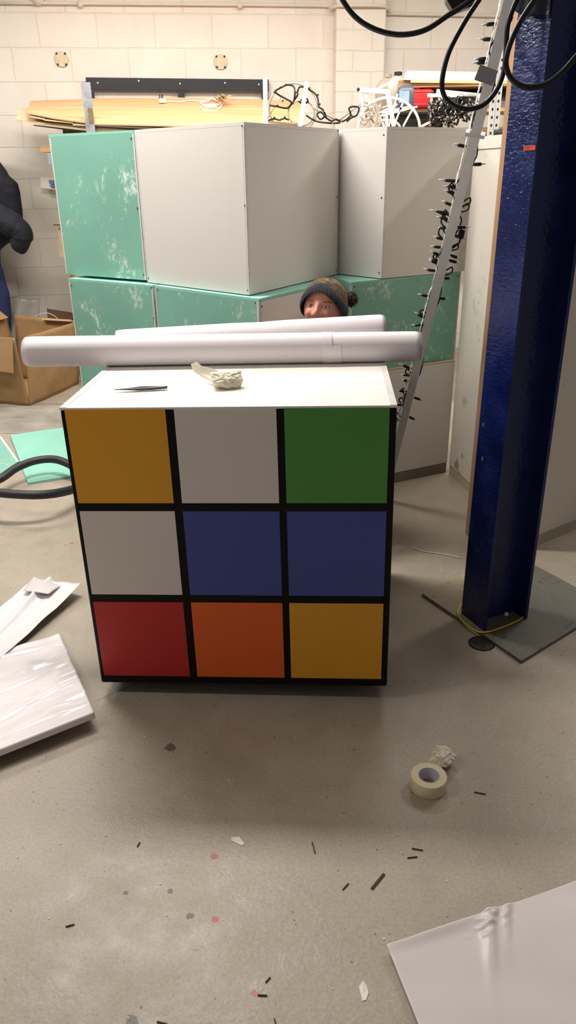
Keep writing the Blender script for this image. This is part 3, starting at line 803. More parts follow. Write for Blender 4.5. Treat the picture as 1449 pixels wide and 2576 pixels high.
# lower tier
eL = (v2(L1)-v2(L0)).normalized()
boxunit('green box on the lower tier at the left, partly behind the cardboard box', [v2(L0), v2(L1)-eL*0.006, bk(L1,0.9,offl)-eL*0.006, bk(L0,0.9,offl)], 0.0, ZB, ['green_board']*4, [((0,.03),.97),((0,.985),.99),((0,.985),.86)])
dl3 = (v2(L3)-v2(L2)).normalized()*0.62
boxunit('green box with a white right side on the lower tier beside the person', [v2(L1)+eL*0.006, v2(L2), v2(L2)+dl3, v2(L1)+dl3+eL*0.006], 0.0, ZB, ['green_board','board_white','green_board','green_board'], [((0,.03),.985),((1,.03),.97),((0,.97),.985)])
dq = (v2(Q0)-v2(Q1)).normalized()*0.6
boxunit('green box on the lower tier at the right, behind the person and the leaning strip', [v2(Q1)+dq, v2(Q1), v2(Q2), v2(Q2)+dq], 0.0, ZB, ['green_board']*4, [((1,.03),.98),((1,.97),.98)])
# white board standing in front of the right-hand green box
G0 = fz(995, 1215); G1 = fz(1115, 1190); dg_ = (v2(G1)-v2(G0)).normalized(); nn = Vector((dg_.y,-dg_.x,0))
a = v2(G0)-dg_*0.12; b_ = v2(G1)+dg_*0.02
zt = 0.612
t = thing('leaning_board', 'white board with a tan top edge standing low in front of the right green box', 'board', (a+b_)/2)
back0 = a - nn*0.018; back1 = b_ - nn*0.018
bm = B(); prism(bm, [a, b_, back1, back0], 0.060, zt); link_mesh('panel', bm, 'board_white', t)
bm = B(); prism(bm, [a, b_, back1, back0], zt, zt+0.007); link_mesh('top_edge', bm, 'cardboard_pale', t)
bm = B(); prism(bm, [a-nn*0.004, b_-nn*0.004, back1, back0], 0.0, 0.058); link_mesh('kick_strip', bm, 'skirting_shaded', t)  # strip's dark colour has the shadow under the board painted in

# ------------------------------------------------------------------ racking behind the boxes, sheets and frames
ZS = 1.73
def upright(name, label, x0, y0, x1, y1, Y, w, mat, holes=False, zt=None, par=None):
    pass
YF, YB = 3.74, 4.36
rack = thing('sheet_rack', 'galvanised steel rack along the block wall carrying the plywood sheets', 'rack', (-0.6, 4.05, 0))
ru = fy(222, 270, YF)
zt_ = zup(218, 207, ru)
for (x_, top, part_y) in ((ru.x, zt_, YF), (0.03, 1.70, YF), (1.45, 1.72, YF), (ru.x, 1.66, YB-0.1), (0.03, 1.70, YB-0.2), (1.45, 1.72, YB-0.25)):
    bm = B(); box(bm, (x_, part_y, top/2), (0.062, 0.004, top)); box(bm, (x_-0.029, part_y+0.02, top/2), (0.004, 0.04, top)); q = link_mesh('upright', bm, 'galvanised', rack)
bm = B(); p = fy(228, 291, YF-0.006); box(bm, (ru.x+0.012, YF-0.005, (fy(228,272,YF).z+fy(232,310,YF).z)/2), (0.03, 0.004, fy(228,272,YF).z-fy(232,310,YF).z)); link_mesh('splice_plate', bm, 'rust_plate', rack)
bm = B(); prism(bm, [(-1.75,YF+0.01),(-0.2,YF+0.01),(-0.2,YB+0.12),(-1.75,YB-0.03)], 1.66, 1.70); link_mesh('deck', bm, 'shelf_wood', rack)
DZ = fy(1000, 322, 3.36).z-0.004; deckz = DZ
bm = B(); prism(bm, [(-0.19,3.36),(1.5,3.36),(1.5,4.17),(-0.19,4.17)], DZ-0.04, DZ); link_mesh('deck', bm, 'shelf_wood', rack)
bm = B(); bar(bm, (-1.7,YF+0.012,1.62),(1.48,YF+0.012,1.62),0.03,0.07); link_mesh('beam', bm, 'galvanised', rack)
bm = B(); bar(bm, (-1.75,YB-0.06,1.83),(0.0,YB+0.10,1.83),0.05,0.26); link_mesh('rear_bearer', bm, 'timber', rack)

# plywood sheets resting tilted on the rack: front edge low, back edge on the rear bearer
n_up = None
A0 = fy(68, 283, 3.80); A1 = fy(133, 296, 3.77); A2 = fy(240, 311, 3.74); A3 = fy(455, 316, 3.72); A4 = fy(640, 318, 3.72); A5 = fy(756, 312, 3.74)
Bk = [fy(76, 254, 4.36), fy(250, 247, 4.42), fy(420, 245, 4.46), fy(600, 248, 4.50), fy(758, 254, 4.53)]
def sheet(name, label, pts, thick, mat, cat='plywood sheet', group=None):
    bm = B(); P = [Vector(p) for p in pts]
    a = [bm.verts.new(p) for p in P]; b = [bm.verts.new(p-Vector((0,0,thick))) for p in P]; k = len(P)
    f1 = bm.faces.new(a); f2 = bm.faces.new(b[::-1])
    for i in range(k): bm.faces.new((a[i], b[i], b[(i+1)%k], a[(i+1)%k]))
    return tag(link_mesh(name, bm, mat), label, cat, group)
SG = 'sheets stacked on the rack'
sheet('plywood_sheet', 'large warm brown plywood sheet on top of the stack, white cord lying on it', [A0,A1,A2,A3,A4,A5]+Bk[::-1], 0.008, 'plywood', group=SG)
dn = Vector((0,0,-1))
def fs(x, y, drop): return None
s2 = [fy(72,292,3.84), fy(112,299,3.80), fy(185,309,3.77), fy(184,302,3.86), fy(80,289,3.92)]
sheet('plywood_offcut', 'rough broken tan offcut sticking out on the left under the top sheet', [fy(72,290,3.80), fy(112,298,3.78), fy(116,293,3.95), fy(82,286,3.95)], 0.010, 'ply_pale', 'offcut', SG)
sheet('plywood_offcut', 'pale offcut with a clean edge next along under the top sheet', [fy(111,300,3.775), fy(184,308,3.765), fy(190,301,3.95), fy(115,292,3.95)], 0.008, 'ply_pale', 'offcut', SG)
sheet('board_strip', 'white strip of board under the top sheet passing behind the steel upright', [fy(183,311,3.765), fy(560,330,3.76), fy(560,322,3.95), fy(185,301,3.95)], 0.010, 'white_laminate', 'board', SG)
sheet('plywood_sheet', 'pale sheet farthest left in the stack, its corner sticking out past the rest', [fy(40,300,3.84), fy(57,303,3.83), fy(240,321,3.79), fy(420,334,3.79), fy(420,310,4.25), fy(66,271,4.28), fy(52,270,4.28)], 0.012, 'ply_pale', group=SG)
sheet('plywood_sheet', 'thin pale sheet at the bottom of the stack with a white lower edge', [fy(58,306,3.81), fy(78,309,3.80), fy(250,329,3.765), fy(420,345,3.765), fy(420,325,4.2), fy(70,285,4.22)], 0.010, 'ply_pale', group=SG)
sheet('shade_sheet', 'black sheet standing in for the shade under the pale plywood', [fy(84,314,3.80), fy(260,337,3.75), fy(420,352,3.75), fy(420,335,4.2), fy(90,297,4.2)], 0.006, 'bin_black', 'board', SG)  # added black sheet stands for the shade below the stack

# white mains cord with plug on top sheet
nply = (Bk[2]-A3).cross(A2-A3).normalized()
if nply.z < 0: nply = -nply
def onply(x, y, h=0.004): return fp(x, y, A3 + nply*h, nply)
t = thing('mains_cord', 'white mains cord with a plug and inline switch lying on the top plywood sheet', 'cord', onply(500,255,0))
bm = B(); cp = [(415,257),(432,255),(455,256),(475,253),(497,254),(513,253),(528,250),(520,256),(505,257),(507,262),(530,263),(555,262),(548,252),(530,247),(538,250),(552,258),(558,266),(548,276),(532,280),(515,277),(505,271),(515,266),(530,270)]
tube(bm, smooth_path([onply(x, y, 0.004+0.003*(i%3)) for i, (x, y) in enumerate(cp)], 5), 0.0045, 8); link_mesh('cable', bm, 'white_cable', t, True)
bm = B(); p = onply(408, 254, 0.016); box(bm, p, (0.05,0.045,0.03), Matrix.Rotation(0.3,3,'Z'), 0.008); pl_ = link_mesh('plug', bm, 'white_cable', t)
bm = B()
for q in ((-0.012,0),(0.012,0),(0.0,0.012)): box(bm, p+Vector((q[0]-0.006,q[1],0.028)), (0.006,0.005,0.03))
link_split('pin', bm, 'plug_pin', pl_)
bm = B(); box(bm, onply(530,268,0.012), (0.085,0.025,0.022), None, 0.007); link_mesh('inline_switch', bm, 'white_cable', t)
# dried palm-like bunch
t = tag(None or bpy.data.objects.new('dried_leaves', bpy.data.meshes.new('dried_leaves')), 'small bunch of dry tan leaves beside the white cord on the plywood', 'leaves'); COL.objects.link(t)
bm = B(); rnd = random.Random(4)
for q in range(16):
    a = onply(rnd.uniform(535,565), rnd.uniform(247,258), 0.008); b = onply(rnd.uniform(545,595), rnd.uniform(238,262), rnd.uniform(0.01,0.05)); m_ = a.lerp(b,0.5)+Vector((0,0,0.02)); wv = Vector((rnd.uniform(-1,1),rnd.uniform(-1,1),0)).normalized()*0.012
    slab(bm, [a, m_+wv, b, m_-wv], 0.002)
bmesh.ops.recalc_face_normals(bm, faces=bm.faces); bm.to_mesh(t.data); bm.free(); t.data.materials.append(M['dry_leaf'])

# black frame against the wall
t = thing('trestle_screen', 'flat black screen frame with a centre bar leaning on the wall above the plywood', 'frame', fw(445,260,0.04))
FZ0 = 1.82
def wbar(x0, y0, x1, y1, wd):
    return fw(x0, y0, 0.045), fw(x1, y1, 0.045)
a, b_ = fw(217, 210, 0.045), fw(676, 215, 0.045)
bm = B(); bar(bm, a, b_, 0.022, 0.080); rail = link_mesh('top_rail', bm, 'black_frame', t)
for x in (227, 455, 666):
    p = fw(x, 222, 0.045); bm = B(); bar(bm, p-Vector((0,0,0.02)), Vector((p.x, p.y, FZ0)), 0.052, 0.02, WN); link_mesh('stile', bm, 'black_frame', t)
for x, y in ((246,209),(349,204),(453,211),(566,209),(651,213)):
    p = fw(x, y, 0.058); bm = B(); lathe(bm, [(0,0.004),(0.007,0.003),(0.008,0),(0,0)], p, 10, Matrix.Rotation(YAW,3,'Z') @ Matrix.Rotation(pi/2,3,'X')); link_mesh('screw', bm, 'screw', rail)

# white posts (wheel motif) and light motifs standing on the rack deck
def P3(x, y, Y): return fy(x, y, Y)
def ring_pts(cx_, cy_, rx, ry, a0, a1, Y, n=28, tilt=0.0): return [fy(cx_+rx*cos(a0+(a1-a0)*i/n), cy_-ry*sin(a0+(a1-a0)*i/n), Y + tilt*sin(a0+(a1-a0)*i/n)) for i in range(n+1)]
BULB_SEED = random.Random(21)
def bulb(parent, p, d_, L=0.032, r=0.0048):
    d_ = Vector(d_).normalized(); bm = B(); tube(bm, [p, p+d_*L*0.25, p+d_*L*0.9, p+d_*L], [r*0.6, r, r, r*0.7], 8); q = link_mesh('bulb', bm, 'bulb_black', parent, True)
    bm = B(); tube(bm, [p+d_*L*0.95, p+d_*(L*1.25), p+d_*(L*1.55)], [r*0.5, r*0.45, r*0.12], 6); link_mesh('bulb_tip', bm, 'bulb_tip', q, True); return q
YM = 3.72
t = thing('light_motif', 'round wire light motif with white posts and black fairy lights behind the big white box', 'light decoration', fy(720,318,YM))
for x0, y0, x1, y1 in ((667,196,668,322),(772,205,752,322)):
    bm = B(); a = P3(x0,y0,YM-0.05); b_ = P3(x1,y1,YM-0.05); bar(bm, a, Vector((b_.x,b_.y,deckz)), 0.028, 0.02, (0,1,0)); link_mesh('post', bm, 'white_metal', t)
bm = B(); tube(bm, ring_pts(738,272,61,63,0,2*pi,YM)[:-1], 0.006, 8, True); tube(bm, ring_pts(758,285,33,32,0,2*pi,YM+0.02)[:-1], 0.0045, 8, True)
tube(bm, [P3(668,305,YM), P3(750,312,YM)], 0.006); tube(bm, [P3(788,272,YM), P3(852,304,YM)], 0.007); tube(bm, [P3(672,300,YM), P3(715,230,YM)], 0.003); tube(bm, [P3(852,304,YM), P3(905,262,YM)], 0.006)
link_split('wire_ring', bm, 'clear_wire', t, True)
bm = B(); rnd = random.Random(11)
c1 = [(678,265),(697,268),(722,272),(733,258),(718,248),(700,238),(692,230),(704,222),(722,214),(738,217),(742,232),(740,250),(735,262)]
c2 = [(738,255),(748,240),(750,225),(758,218),(776,224),(793,236),(800,250),(802,268),(812,276),(818,290),(806,300),(798,288),(808,282),(820,296),(834,304),(846,300),(858,306),(872,300),(882,288),(878,272),(892,268),(903,272),(897,290),(884,296),(872,306)]
c3 = [(675,303),(690,299),(703,302),(715,298),(727,302)]
c4 = [(757,252),(768,246),(775,256),(762,260),(752,256)]
c5 = [(770,290),(785,300),(800,306),(820,309),(840,310),(856,309)]
for c_ in (c1, c2, c3, c4, c5):
    tube(bm, smooth_path([P3(x, y, YM-0.03+rnd.uniform(-.02,.02)) for x, y in c_], 5), 0.0058, 7)
link_split('light_string', bm, 'cable_black', t, True)
for x, y, dx, dy in ((692,230,-3,4),(704,222,2,-3),(722,214,-3,-2),(745,232,4,1),(724,272,3,3),(712,252,-2,4),(700,268,-3,-3),(776,224,3,-3),(797,240,4,-2),(802,262,4,0),(812,276,3,3),(818,292,4,1),(834,304,2,4),(862,304,-3,3),(882,290,4,0),(690,299,0,-4),(715,298,2,-4)):
    p = P3(x, y, YM-0.035); bulb(t, p, P3(x+dx, y+dy, YM-0.05)-p, 0.022, 0.0055)
# bicycle-like motif
YN = 3.66
t = thing('light_motif', 'bicycle wheel shaped white metal light motif left of the plastic jugs', 'light decoration', fy(960,322,YN))
def fbar(pp, w=0.02, mat='white_metal', nm='frame_bar', Y=YN):
    bm = B()
    for (a, b_) in pp: bar(bm, P3(a[0],a[1],Y), P3(b_[0],b_[1],Y), w, w*0.6, (0,1,0))
    return link_split(nm, bm, mat, t)
bm = B(); rp = ring_pts(978,323,78,78,0.0,pi,YN,36)
tube(bm, rp, 0.0075, 6, square=True); link_mesh('wheel_rim', bm, 'white_metal', t)
bm = B(); tube(bm, ring_pts(972,322,34,20,0,pi,YN,20), 0.007, 6); link_mesh('hub_ring', bm, 'white_metal', t)
for a, b_ in (((1016,252),(990,318)),((1038,274),(1014,318)),((1030,268),(960,284)),((1050,268),(955,292)),((1000,236),(978,318)),((940,258),(966,318))): fbar([(a,b_)], 0.012, nm='spoke')
fbar([((903,226),(978,231))], 0.026); fbar([((974,230),(991,318))], 0.028); fbar([((906,228),(916,300))], 0.018); fbar([((914,232),(958,305))], 0.014); fbar([((918,238),(982,208))], 0.012); fbar([((972,280),(974,320))], 0.018); fbar([((920,300),(1000,262))], 0.010); fbar([((925,285),(985,262))], 0.008); fbar([((918,318),(950,268))], 0.010)
bm = B(); ball(bm, P3(902,225,YN), 0.012, 2); link_mesh('end_cap', bm, 'cap_black', t)
bm = B()
rnd = random.Random(3)
for q in range(14):
    pts = [P3(rnd.uniform(905,965), rnd.uniform(255,316), YN+rnd.uniform(-.04,.04)) for _ in range(4)]
    tube(bm, smooth_path(pts, 5), 0.0035, 6)
link_split('clear_tubing', bm, 'clear_wire', t, True)
# dense motif on the right
YR = 3.64
t = thing('light_motif', 'white metal light motif tangled with dense black fairy lights beside the leaning strip', 'light decoration', fy(1140,322,YR))
fbar([((1075,240),(1202,240))], 0.022, Y=YR); fbar([((1098,229),(1206,240))], 0.022, Y=YR); fbar([((1205,235),(1206,322))], 0.026, Y=YR); fbar([((1086,246),(1080,302))], 0.014, Y=YR); fbar([((1103,246),(1127,290)),((1127,290),(1150,268))], 0.012, Y=YR); fbar([((1102,294),(1122,318)),((1122,318),(1148,312))], 0.010, Y=YR); fbar([((1060,318),(1092,302))], 0.016, Y=YR); fbar([((1132,296),(1185,284)),((1185,284),(1188,300))], 0.012, Y=YR)
bm = B(); rnd = random.Random(9)
for q in range(26):
    x, y = rnd.uniform(1085,1180), rnd.uniform(250,316); pts = []
    for k in range(6):
        pts.append(P3(min(1200,max(1078,x)), min(320,max(244,y)), YR+rnd.uniform(-.06,.06))); x += rnd.uniform(-26,26); y += rnd.uniform(-24,24)
    tube(bm, smooth_path(pts, 5), 0.006, 6)
link_split('light_string', bm, 'cable_black', t, True)
for q in range(60):
    p = P3(rnd.uniform(1085,1198), rnd.uniform(250,316), YR-0.05+rnd.uniform(-.03,.03)); bulb(t, p, (rnd.uniform(-1,1), rnd.uniform(-.6,.2), rnd.uniform(-1,1)), 0.03, 0.0075)

# right-hand shelving with jugs
YJ = 4.30
bays = thing('shelving_bay', 'dark open shelving bay against the wall under the aluminium lengths', 'shelving', (1.25, 4.5, 0))
js = fy(1030, 277, YJ).z
jx0, jx1 = fy(962,280,YJ).x, 1.75
bm = B(); box(bm, ((jx0+jx1)/2, YJ+0.12, js-0.012), (jx1-jx0, 0.42, 0.024)); link_mesh('shelf', bm, 'shelf_wood', bays)
tz = fy(1100, 213, YJ).z
bm = B(); box(bm, ((fy(1000,208,YJ).x+jx1)/2, YJ+0.12, tz), (jx1-fy(1000,208,YJ).x, 0.42, 0.045)); link_mesh('shelf', bm, 'shelf_wood', bays)
bm = B(); box(bm, ((jx0+jx1)/2, YJ+0.34, (tz+js)/2), (jx1-jx0, 0.01, tz-js)); link_mesh('back_sheet', bm, 'tarp_grey', bays)
for x_ in (jx0+0.02, jx1-0.02):
    for yy in (YJ-0.07, YJ+0.31):
        bm = B(); box(bm, (x_, yy, (tz if x_ > 1.2 else js)/2), (0.035, 0.03, (tz if x_ > 1.2 else js))); link_mesh('post', bm, 'galvanised', bays)
# perforated uprights near the column
for xx, Y_ in ((1237, 2.95), (1250, 2.95)):
    p = fy(xx, 290, Y_); bm = B(); box(bm, (p.x, Y_, 1.05), (0.03, 0.02, 2.1))
    t = thing('perforated_upright', 'white perforated steel upright standing behind the leaning strip, '+('left one' if xx == 1237 else 'right one by the timber'), 'upright', (p.x, Y_, 0), 'perforated uprights'); link_mesh('channel', bm, 'white_metal', t)
    bm = B()
    for q in range(12): box(bm, (p.x, Y_-0.0105, 1.62+q*0.04), (0.009, 0.002, 0.013))
    link_split('slot', bm, 'cap_black', t)
p = fy(1250, 338, 2.3); 
bm = B(); lathe(bm, [(0,0),(0.05,0),(0.055,0.02),(0.055,0.04),(0,0.045)], (p.x+0.02, 2.2, ZT+0.001), 24); tag(link_mesh('round_pad', bm, 'cap_black', None, True), 'round black cap lying on top of the white partition by the timber post', 'cap')
# aluminium lengths lying on the bay
for k, (x0, y0, x1, y1, w_, txt) in enumerate(((1022,183,1300,188,0.02,'thin dark edged aluminium length, topmost on the shelving bay'), (1015,193,1300,199,0.045,'wide aluminium length lying under the thin one on the shelving bay'), (1032,205,1300,208,0.02,'pale narrow length lowest on the shelving bay'))):
    a = fy(x0,y0,YJ-0.08); b_ = fy(x1,y1,YJ-0.08+0.02)
    bm = B(); bar(bm, a, b_, 0.06, w_); tag(link_mesh('metal_length', bm, 'aluminium' if k < 2 else 'ply_pale'), txt, 'metal length', 'lengths on the shelving bay')
# jugs
def jug(label, cx_, ybot, w_, ytop, mat, capm, depth=0.14, Y=YJ, lab=None, nm='plastic_jug'):
    c = fy(cx_, ybot, Y); hgt = fy(cx_, ytop, Y).z-js; t = thing(nm, label, 'jug', (c.x, Y, js), 'plastic jugs on the shelf')
    bm = B(); secs = [(0.0,0.94),(0.02,1.0),(0.60,1.0),(0.70,0.93),(0.80,0.72),(0.88,0.36),(0.92,0.26)]
    rings = []
    for f, k in secs:
        ring = []
        for i in range(28):
            a = 2*pi*i/28; ca, sa = cos(a), sin(a)
            ring.append(bm.verts.new((c.x + w_/2*k*math.copysign(abs(ca)**0.5, ca), Y + depth/2*k*math.copysign(abs(sa)**0.5, sa), js+hgt*f)))
        rings.append(ring)
    for i in range(len(rings)-1):
        for k in range(28): bm.faces.new((rings[i][k], rings[i][(k+1)%28], rings[i+1][(k+1)%28], rings[i+1][k]))
    bm.faces.new(rings[0][::-1]); bm.faces.new(rings[-1]); link_mesh('body', bm, mat, t, True)
    bm = B(); r = w_*0.17; lathe(bm, [(0,hgt*0.90),(r,hgt*0.90),(r,hgt*0.99),(r*0.9,hgt),(0,hgt)], (c.x,Y,js), 18); link_mesh('cap', bm, capm, t)
    bm = B(); tube(bm, smooth_path([(c.x+w_*0.1,Y,js+hgt*0.88),(c.x+w_*0.32,Y,js+hgt*0.90),(c.x+w_*0.44,Y,js+hgt*0.74)],6), 0.010); link_mesh('handle', bm, mat, t, True)
    if lab:
        bm = B(); box(bm, (c.x-w_*0.12, Y-depth/2-0.001, js+hgt*0.42), (w_*0.55, 0.002, hgt*0.42)); link_mesh('paper_label', bm, lab, t)
    return t
jug('beige plastic jug farthest left on the shelf beside the wall pier', 972, 277, 0.17, 186, 'jug_beige', 'jug_beige', Y=YJ+0.14)
jug('cloudy plastic jug with a black screw cap, tallest on the shelf', 998, 277, 0.165, 181, 'jug_clear', 'cap_black', Y=YJ-0.01)
jug('grey blue plastic jug with a white cap and pale blue label beside the red can', 1019, 277, 0.13, 203, 'jug_grey', 'cap_white', Y=YJ-0.06, depth=0.12, lab='label_blue')
c = fy(1058, 277, YJ-0.05); t = thing('fuel_can', 'red plastic fuel can with a spout on the shelf beside the jugs', 'fuel can', (c.x, YJ-0.05, js))
hw = 0.155; hh_ = fy(1058, 226, YJ-0.05).z-js
bm = B(); box(bm, (c.x, YJ-0.05, js+hh_/2), (hw, 0.12, hh_), None, 0.02); can = link_mesh('body', bm, 'red_can', t, True)
bm = B(); box(bm, (c.x, YJ-0.05, js+hh_*0.86), (hw*1.03, 0.125, 0.012), None, 0.004); box(bm, (c.x, YJ-0.05, js+hh_*0.22), (hw*1.03, 0.125, 0.012), None, 0.004); link_split('rib', bm, 'red_can', t)
bm = B(); tube(bm, smooth_path([(c.x-0.035,YJ-0.05,js+hh_),(c.x-0.03,YJ-0.05,js+hh_+0.03),(c.x-0.015,YJ-0.05,js+hh_+0.055)],5), [0.03]*5+[0.022]*5+[0.02]); link_mesh('spout', bm, 'red_can', t, True)
bm = B(); tube(bm, smooth_path([(c.x-0.06,YJ-0.05,js+hh_),(c.x-0.05,YJ-0.05,js+hh_+0.03),(c.x-0.02,YJ-0.05,js+hh_+0.035),(c.x+0.05,YJ-0.05,js+hh_)],5), 0.012); link_mesh('handle', bm, 'red_can', t, True)
a = fy(1000, 300, 4.0); b_ = fy(1085, 300, 4.0)
bx = thing('storage_crate', 'black plastic crate on the rack deck below the red fuel can', 'crate', ((a.x+b_.x)/2, 4.0, DZ))
ctz = fy(1040, 285, 4.0).z
bm = B(); box(bm, ((a.x+b_.x)/2, 3.98, (DZ+0.001+ctz)/2), (b_.x-a.x+0.12, 0.32, ctz-DZ-0.001), None, 0.01); link_mesh('body', bm, 'bin_black', bx); bm = B(); box(bm, ((a.x+b_.x)/2, 3.98, ctz-0.012), (b_.x-a.x+0.14, 0.34, 0.02), None, 0.004); link_mesh('rim', bm, 'bin_black', bx)
bm = B(); box(bm, (fy(984,222,4.1).x, 4.1, fy(984,262,4.1).z), (0.07,0.05,0.06), Matrix.Rotation(0.3,3,'Y'), 0.004)
# grey sacking behind the dense motif
def fn(i, j):
    x = 0.86+0.70*i; z = js+0.0 + (0.16+0.03*sin(i*9)+0.04*sin(i*4+1))*sin(pi*min(1,j*1.0)*0.5+0.0); y = YJ-0.07+0.30*j+0.02*sin(i*13+j*5)
    return Vector((x, y, z+0.002))
bm2 = bm; bm2.free(); bm = B(); grid(bm, 40, 16, fn, 0.004); tag(link_mesh('sacking', bm, 'tarp_grey', None, True), 'crumpled grey sacking on the shelf behind the tangled lights', 'sacking')

# ------------------------------------------------------------------ blue column, timber, base, sticker
C1 = fz(1158, 1541); C2 = fz(1216, 1588); C3 = fz(1316, 1549); BZ = 0.012
C1 = v2(fz(1158,1541,BZ)); C2 = v2(fz(1216,1588,BZ)); C3 = v2(fz(1316,1549,BZ))
C1 = C1.lerp(C2, 0.04)
fl = (C2-C1); wdt = fl.length; fdir = fl.normalized(); ndir = Vector((-fdir.y, fdir.x, 0)); 
if ndir.dot(C3-C2) < 0: ndir = -ndir
dep = (C3-C2).dot(ndir); tk = 0.012; HT = 3.4
col = thing('steel_column', 'dark blue painted steel column standing right of the plinth', 'column', (C1+C2)/2 + ndir*dep/2)
def rect(o_, w_, d_): return [o_, o_+fdir*w_, o_+fdir*w_+ndir*d_, o_+ndir*d_]
bm = B(); prism(bm, rect(C1, wdt, tk), BZ, HT); f_near = link_mesh('flange', bm, 'blue_paint', col)
bm = B(); prism(bm, rect(C1+ndir*(dep-tk), wdt, tk), BZ, HT); link_mesh('flange', bm, 'blue_paint', col)
bm = B(); prism(bm, rect(C1+fdir*(wdt/2-0.004)+ndir*tk, 0.008, dep-2*tk), BZ, HT); link_mesh('web', bm, 'blue_paint', col)
# chips of bare paint on the flange
bm = B()
for x, y, s_ in ((1216,1070,0.007),(1214,1155,0.008)):
    p = fv(x, y, C1, C2); box(bm, p - ndir*0.0006, (0.001,0.001,0.001)); ball(bm, p-ndir*0.0004, s_, 1, (0.5,0.5,1.3))
link_split('bolt_hole', bm, 'screw', col)
p = fv(1333, 372, C1, C2) ; t = thing('sticker', 'small orange printed sticker on the blue column', 'sticker', p)
Rf = Matrix((fdir, ndir, Vector((0,0,1)))).transposed()
sw = (fv(1348,371,C1,C2)-fv(1318,371,C1,C2)).length; sh = abs(fv(1333,366,C1,C2).z-fv(1333,378,C1,C2).z)
bm = B(); box(bm, p-ndir*0.0009, (sw*0.98, 0.0012, sh), Rf); link_mesh('backing', bm, 'sticker_orange', t)
bm = B()
for q, wd in ((0.18,0.55),(-0.18,0.42)): box(bm, p-ndir*0.0017-fdir*sw*(0.40-wd/2)+Vector((0,0,sh*q)), (sw*wd, 0.0006, sh*0.12), Rf)
link_split('print_line', bm, 'print_dark', t)
# timber post behind the column
TP = v2(fz(1180, 1352)); bm = B()
td = fdir; tn = ndir
pp = [TP, TP+tn*0.09+fdir*0.0, TP+tn*0.09+fdir*0.05*0-(-fdir)*0.0, TP]
bm = B(); q0 = TP; prism(bm, [q0, q0+Vector((0.085,0.02,0)), q0+Vector((0.075,0.065,0)), q0+Vector((-0.01,0.045,0))], 0.0, 3.1)
post = thing('timber_post', 'bare timber post standing just behind the blue column', 'timber', TP); link_mesh('post', bm, 'timber', post)
bm = B()
for x, y, s_ in ((1217,877,0.010),(1190,1160,0.010)):
    p = fz(0,0,0) if False else fp(x, y, q0, (q0-CAM).normalized()*1.0 if False else Vector((-0.24,0.97,0))); ball(bm, Vector((q0.x+0.006, q0.y-0.0005, p.z)), s_, 2, (0.8,0.25,1.2))
link_split('knot', bm, 'cardboard_dark', post, True)
# base board and cable at the foot
K1, K2, K3, K5 = [v2(fz(x, y, BZ)) for x, y in ((1062,1492),(1312,1662),(1449,1578),(1449,1551))]
d1 = (K3-K2).normalized(); far = K1 + d1*0.55; bm = B(); prism(bm, [K1, K2, K2+d1*0.55, far], 0.0005, BZ)
tag(link_mesh('base_board', bm, 'stained_base'), 'stained grey green board on the floor under the foot of the blue column', 'board')
bm = B(); yp = [fz(x, y, BZ+0.005) for x, y in ((1160,1520),(1151,1541),(1160,1559),(1185,1580),(1212,1591),(1250,1583),(1290,1567),(1317,1551),(1320,1535))]
tube(bm, smooth_path(yp, 6), 0.0030, 8); tag(link_mesh('yellow_cable', bm, 'yellow_cable', None, True), 'thin yellow cable looped round the foot of the blue column', 'cable')
p = fz(1211, 1619); bm = B(); lathe(bm, [(0,0.006),(0.03,0.007),(0.042,0.004),(0.046,0.0003),(0,0.0003)], p, 32)
tag(link_mesh('drain_cap', bm, 'drain', None, True), 'round black drain cap in the floor in front of the blue column', 'drain cap')
bm = B(); p = fz(1273, 1550, BZ); ball(bm, p+Vector((0,0,0.0085)), 0.0085, 3); tag(link_mesh('foam_ball', bm, 'foam_bead', None, True), 'small white foam ball on the board inside the column foot', 'ball')
# navy cloth hung on the column's top
a = fv(1318, -60, C1, C2) - ndir*0.012; 
def fn(i, j):
    x = 1316+74*i; y = -90 + (90+52*(0.55+0.45*i)+8*sin(i*6))*j
    p = fv(x, y, C1, C2); return p - ndir*(0.012+0.010*sin(i*5+0.6)+0.008*sin(i*11+j*2)*j)
bm = B(); grid(bm, 24, 18, fn, 0.004); tag(link_mesh('hung_cloth', bm, 'navy_cloth', None, True), 'dark navy cloth hanging at the top of the blue column', 'cloth')

# ------------------------------------------------------------------ leaning white strip with fairy lights
p0 = fz(966, 1258, 0.0); p1 = fy(1282, 0, 0.86); ax = (p1-p0).normalized(); pend = p1 + ax*0.25
side = ax.cross((CAM-(p0+p1)/2).normalized()).normalized(); front = side.cross(ax).normalized()
if side.x < 0: side = -side
if front.dot(CAM-p1) < 0: front = -front
strip = thing('leaning_strip', 'long white metal strip wound with black fairy lights leaning between plinth and column', 'light strip', p0)
p0 = p0 + Vector((0,0,0.012))
bm = B(); bar(bm, p0, pend, 0.034, 0.030, front); link_mesh('strip', bm, 'white_metal', strip)
bm = B(); rnd = random.Random(17); n = 150
def sfn(i, j):
    c_ = (p0+ax*0.25).lerp(pend, i) - side*0.0175 ; a = -0.9+1.8*j
    w_ = 0.010+0.0045*noise.noise(Vector((i*90, j*3, 0)))+0.003*noise.noise(Vector((i*260, j*7, 4)))
    if 0.42 < i < 0.62: w_ *= 0.45
    return c_ - side*w_*cos(a) + front*(0.016*sin(a))
grid(bm, n, 8, sfn); link_mesh('foam_snow', bm, 'snow_texture', strip, True)
L = (p1-p0).length
def at_y(y):           # point on the strip at a photo height
    best = None
    for k in range(201):
        q = p0 + ax*(L*1.02*k/200); c_ = RC @ (q-CAM); py = H/2+F*c_.y/c_.z
        if best is None or abs(py-y) < best[0]: best = (abs(py-y), q)
    return best[1]
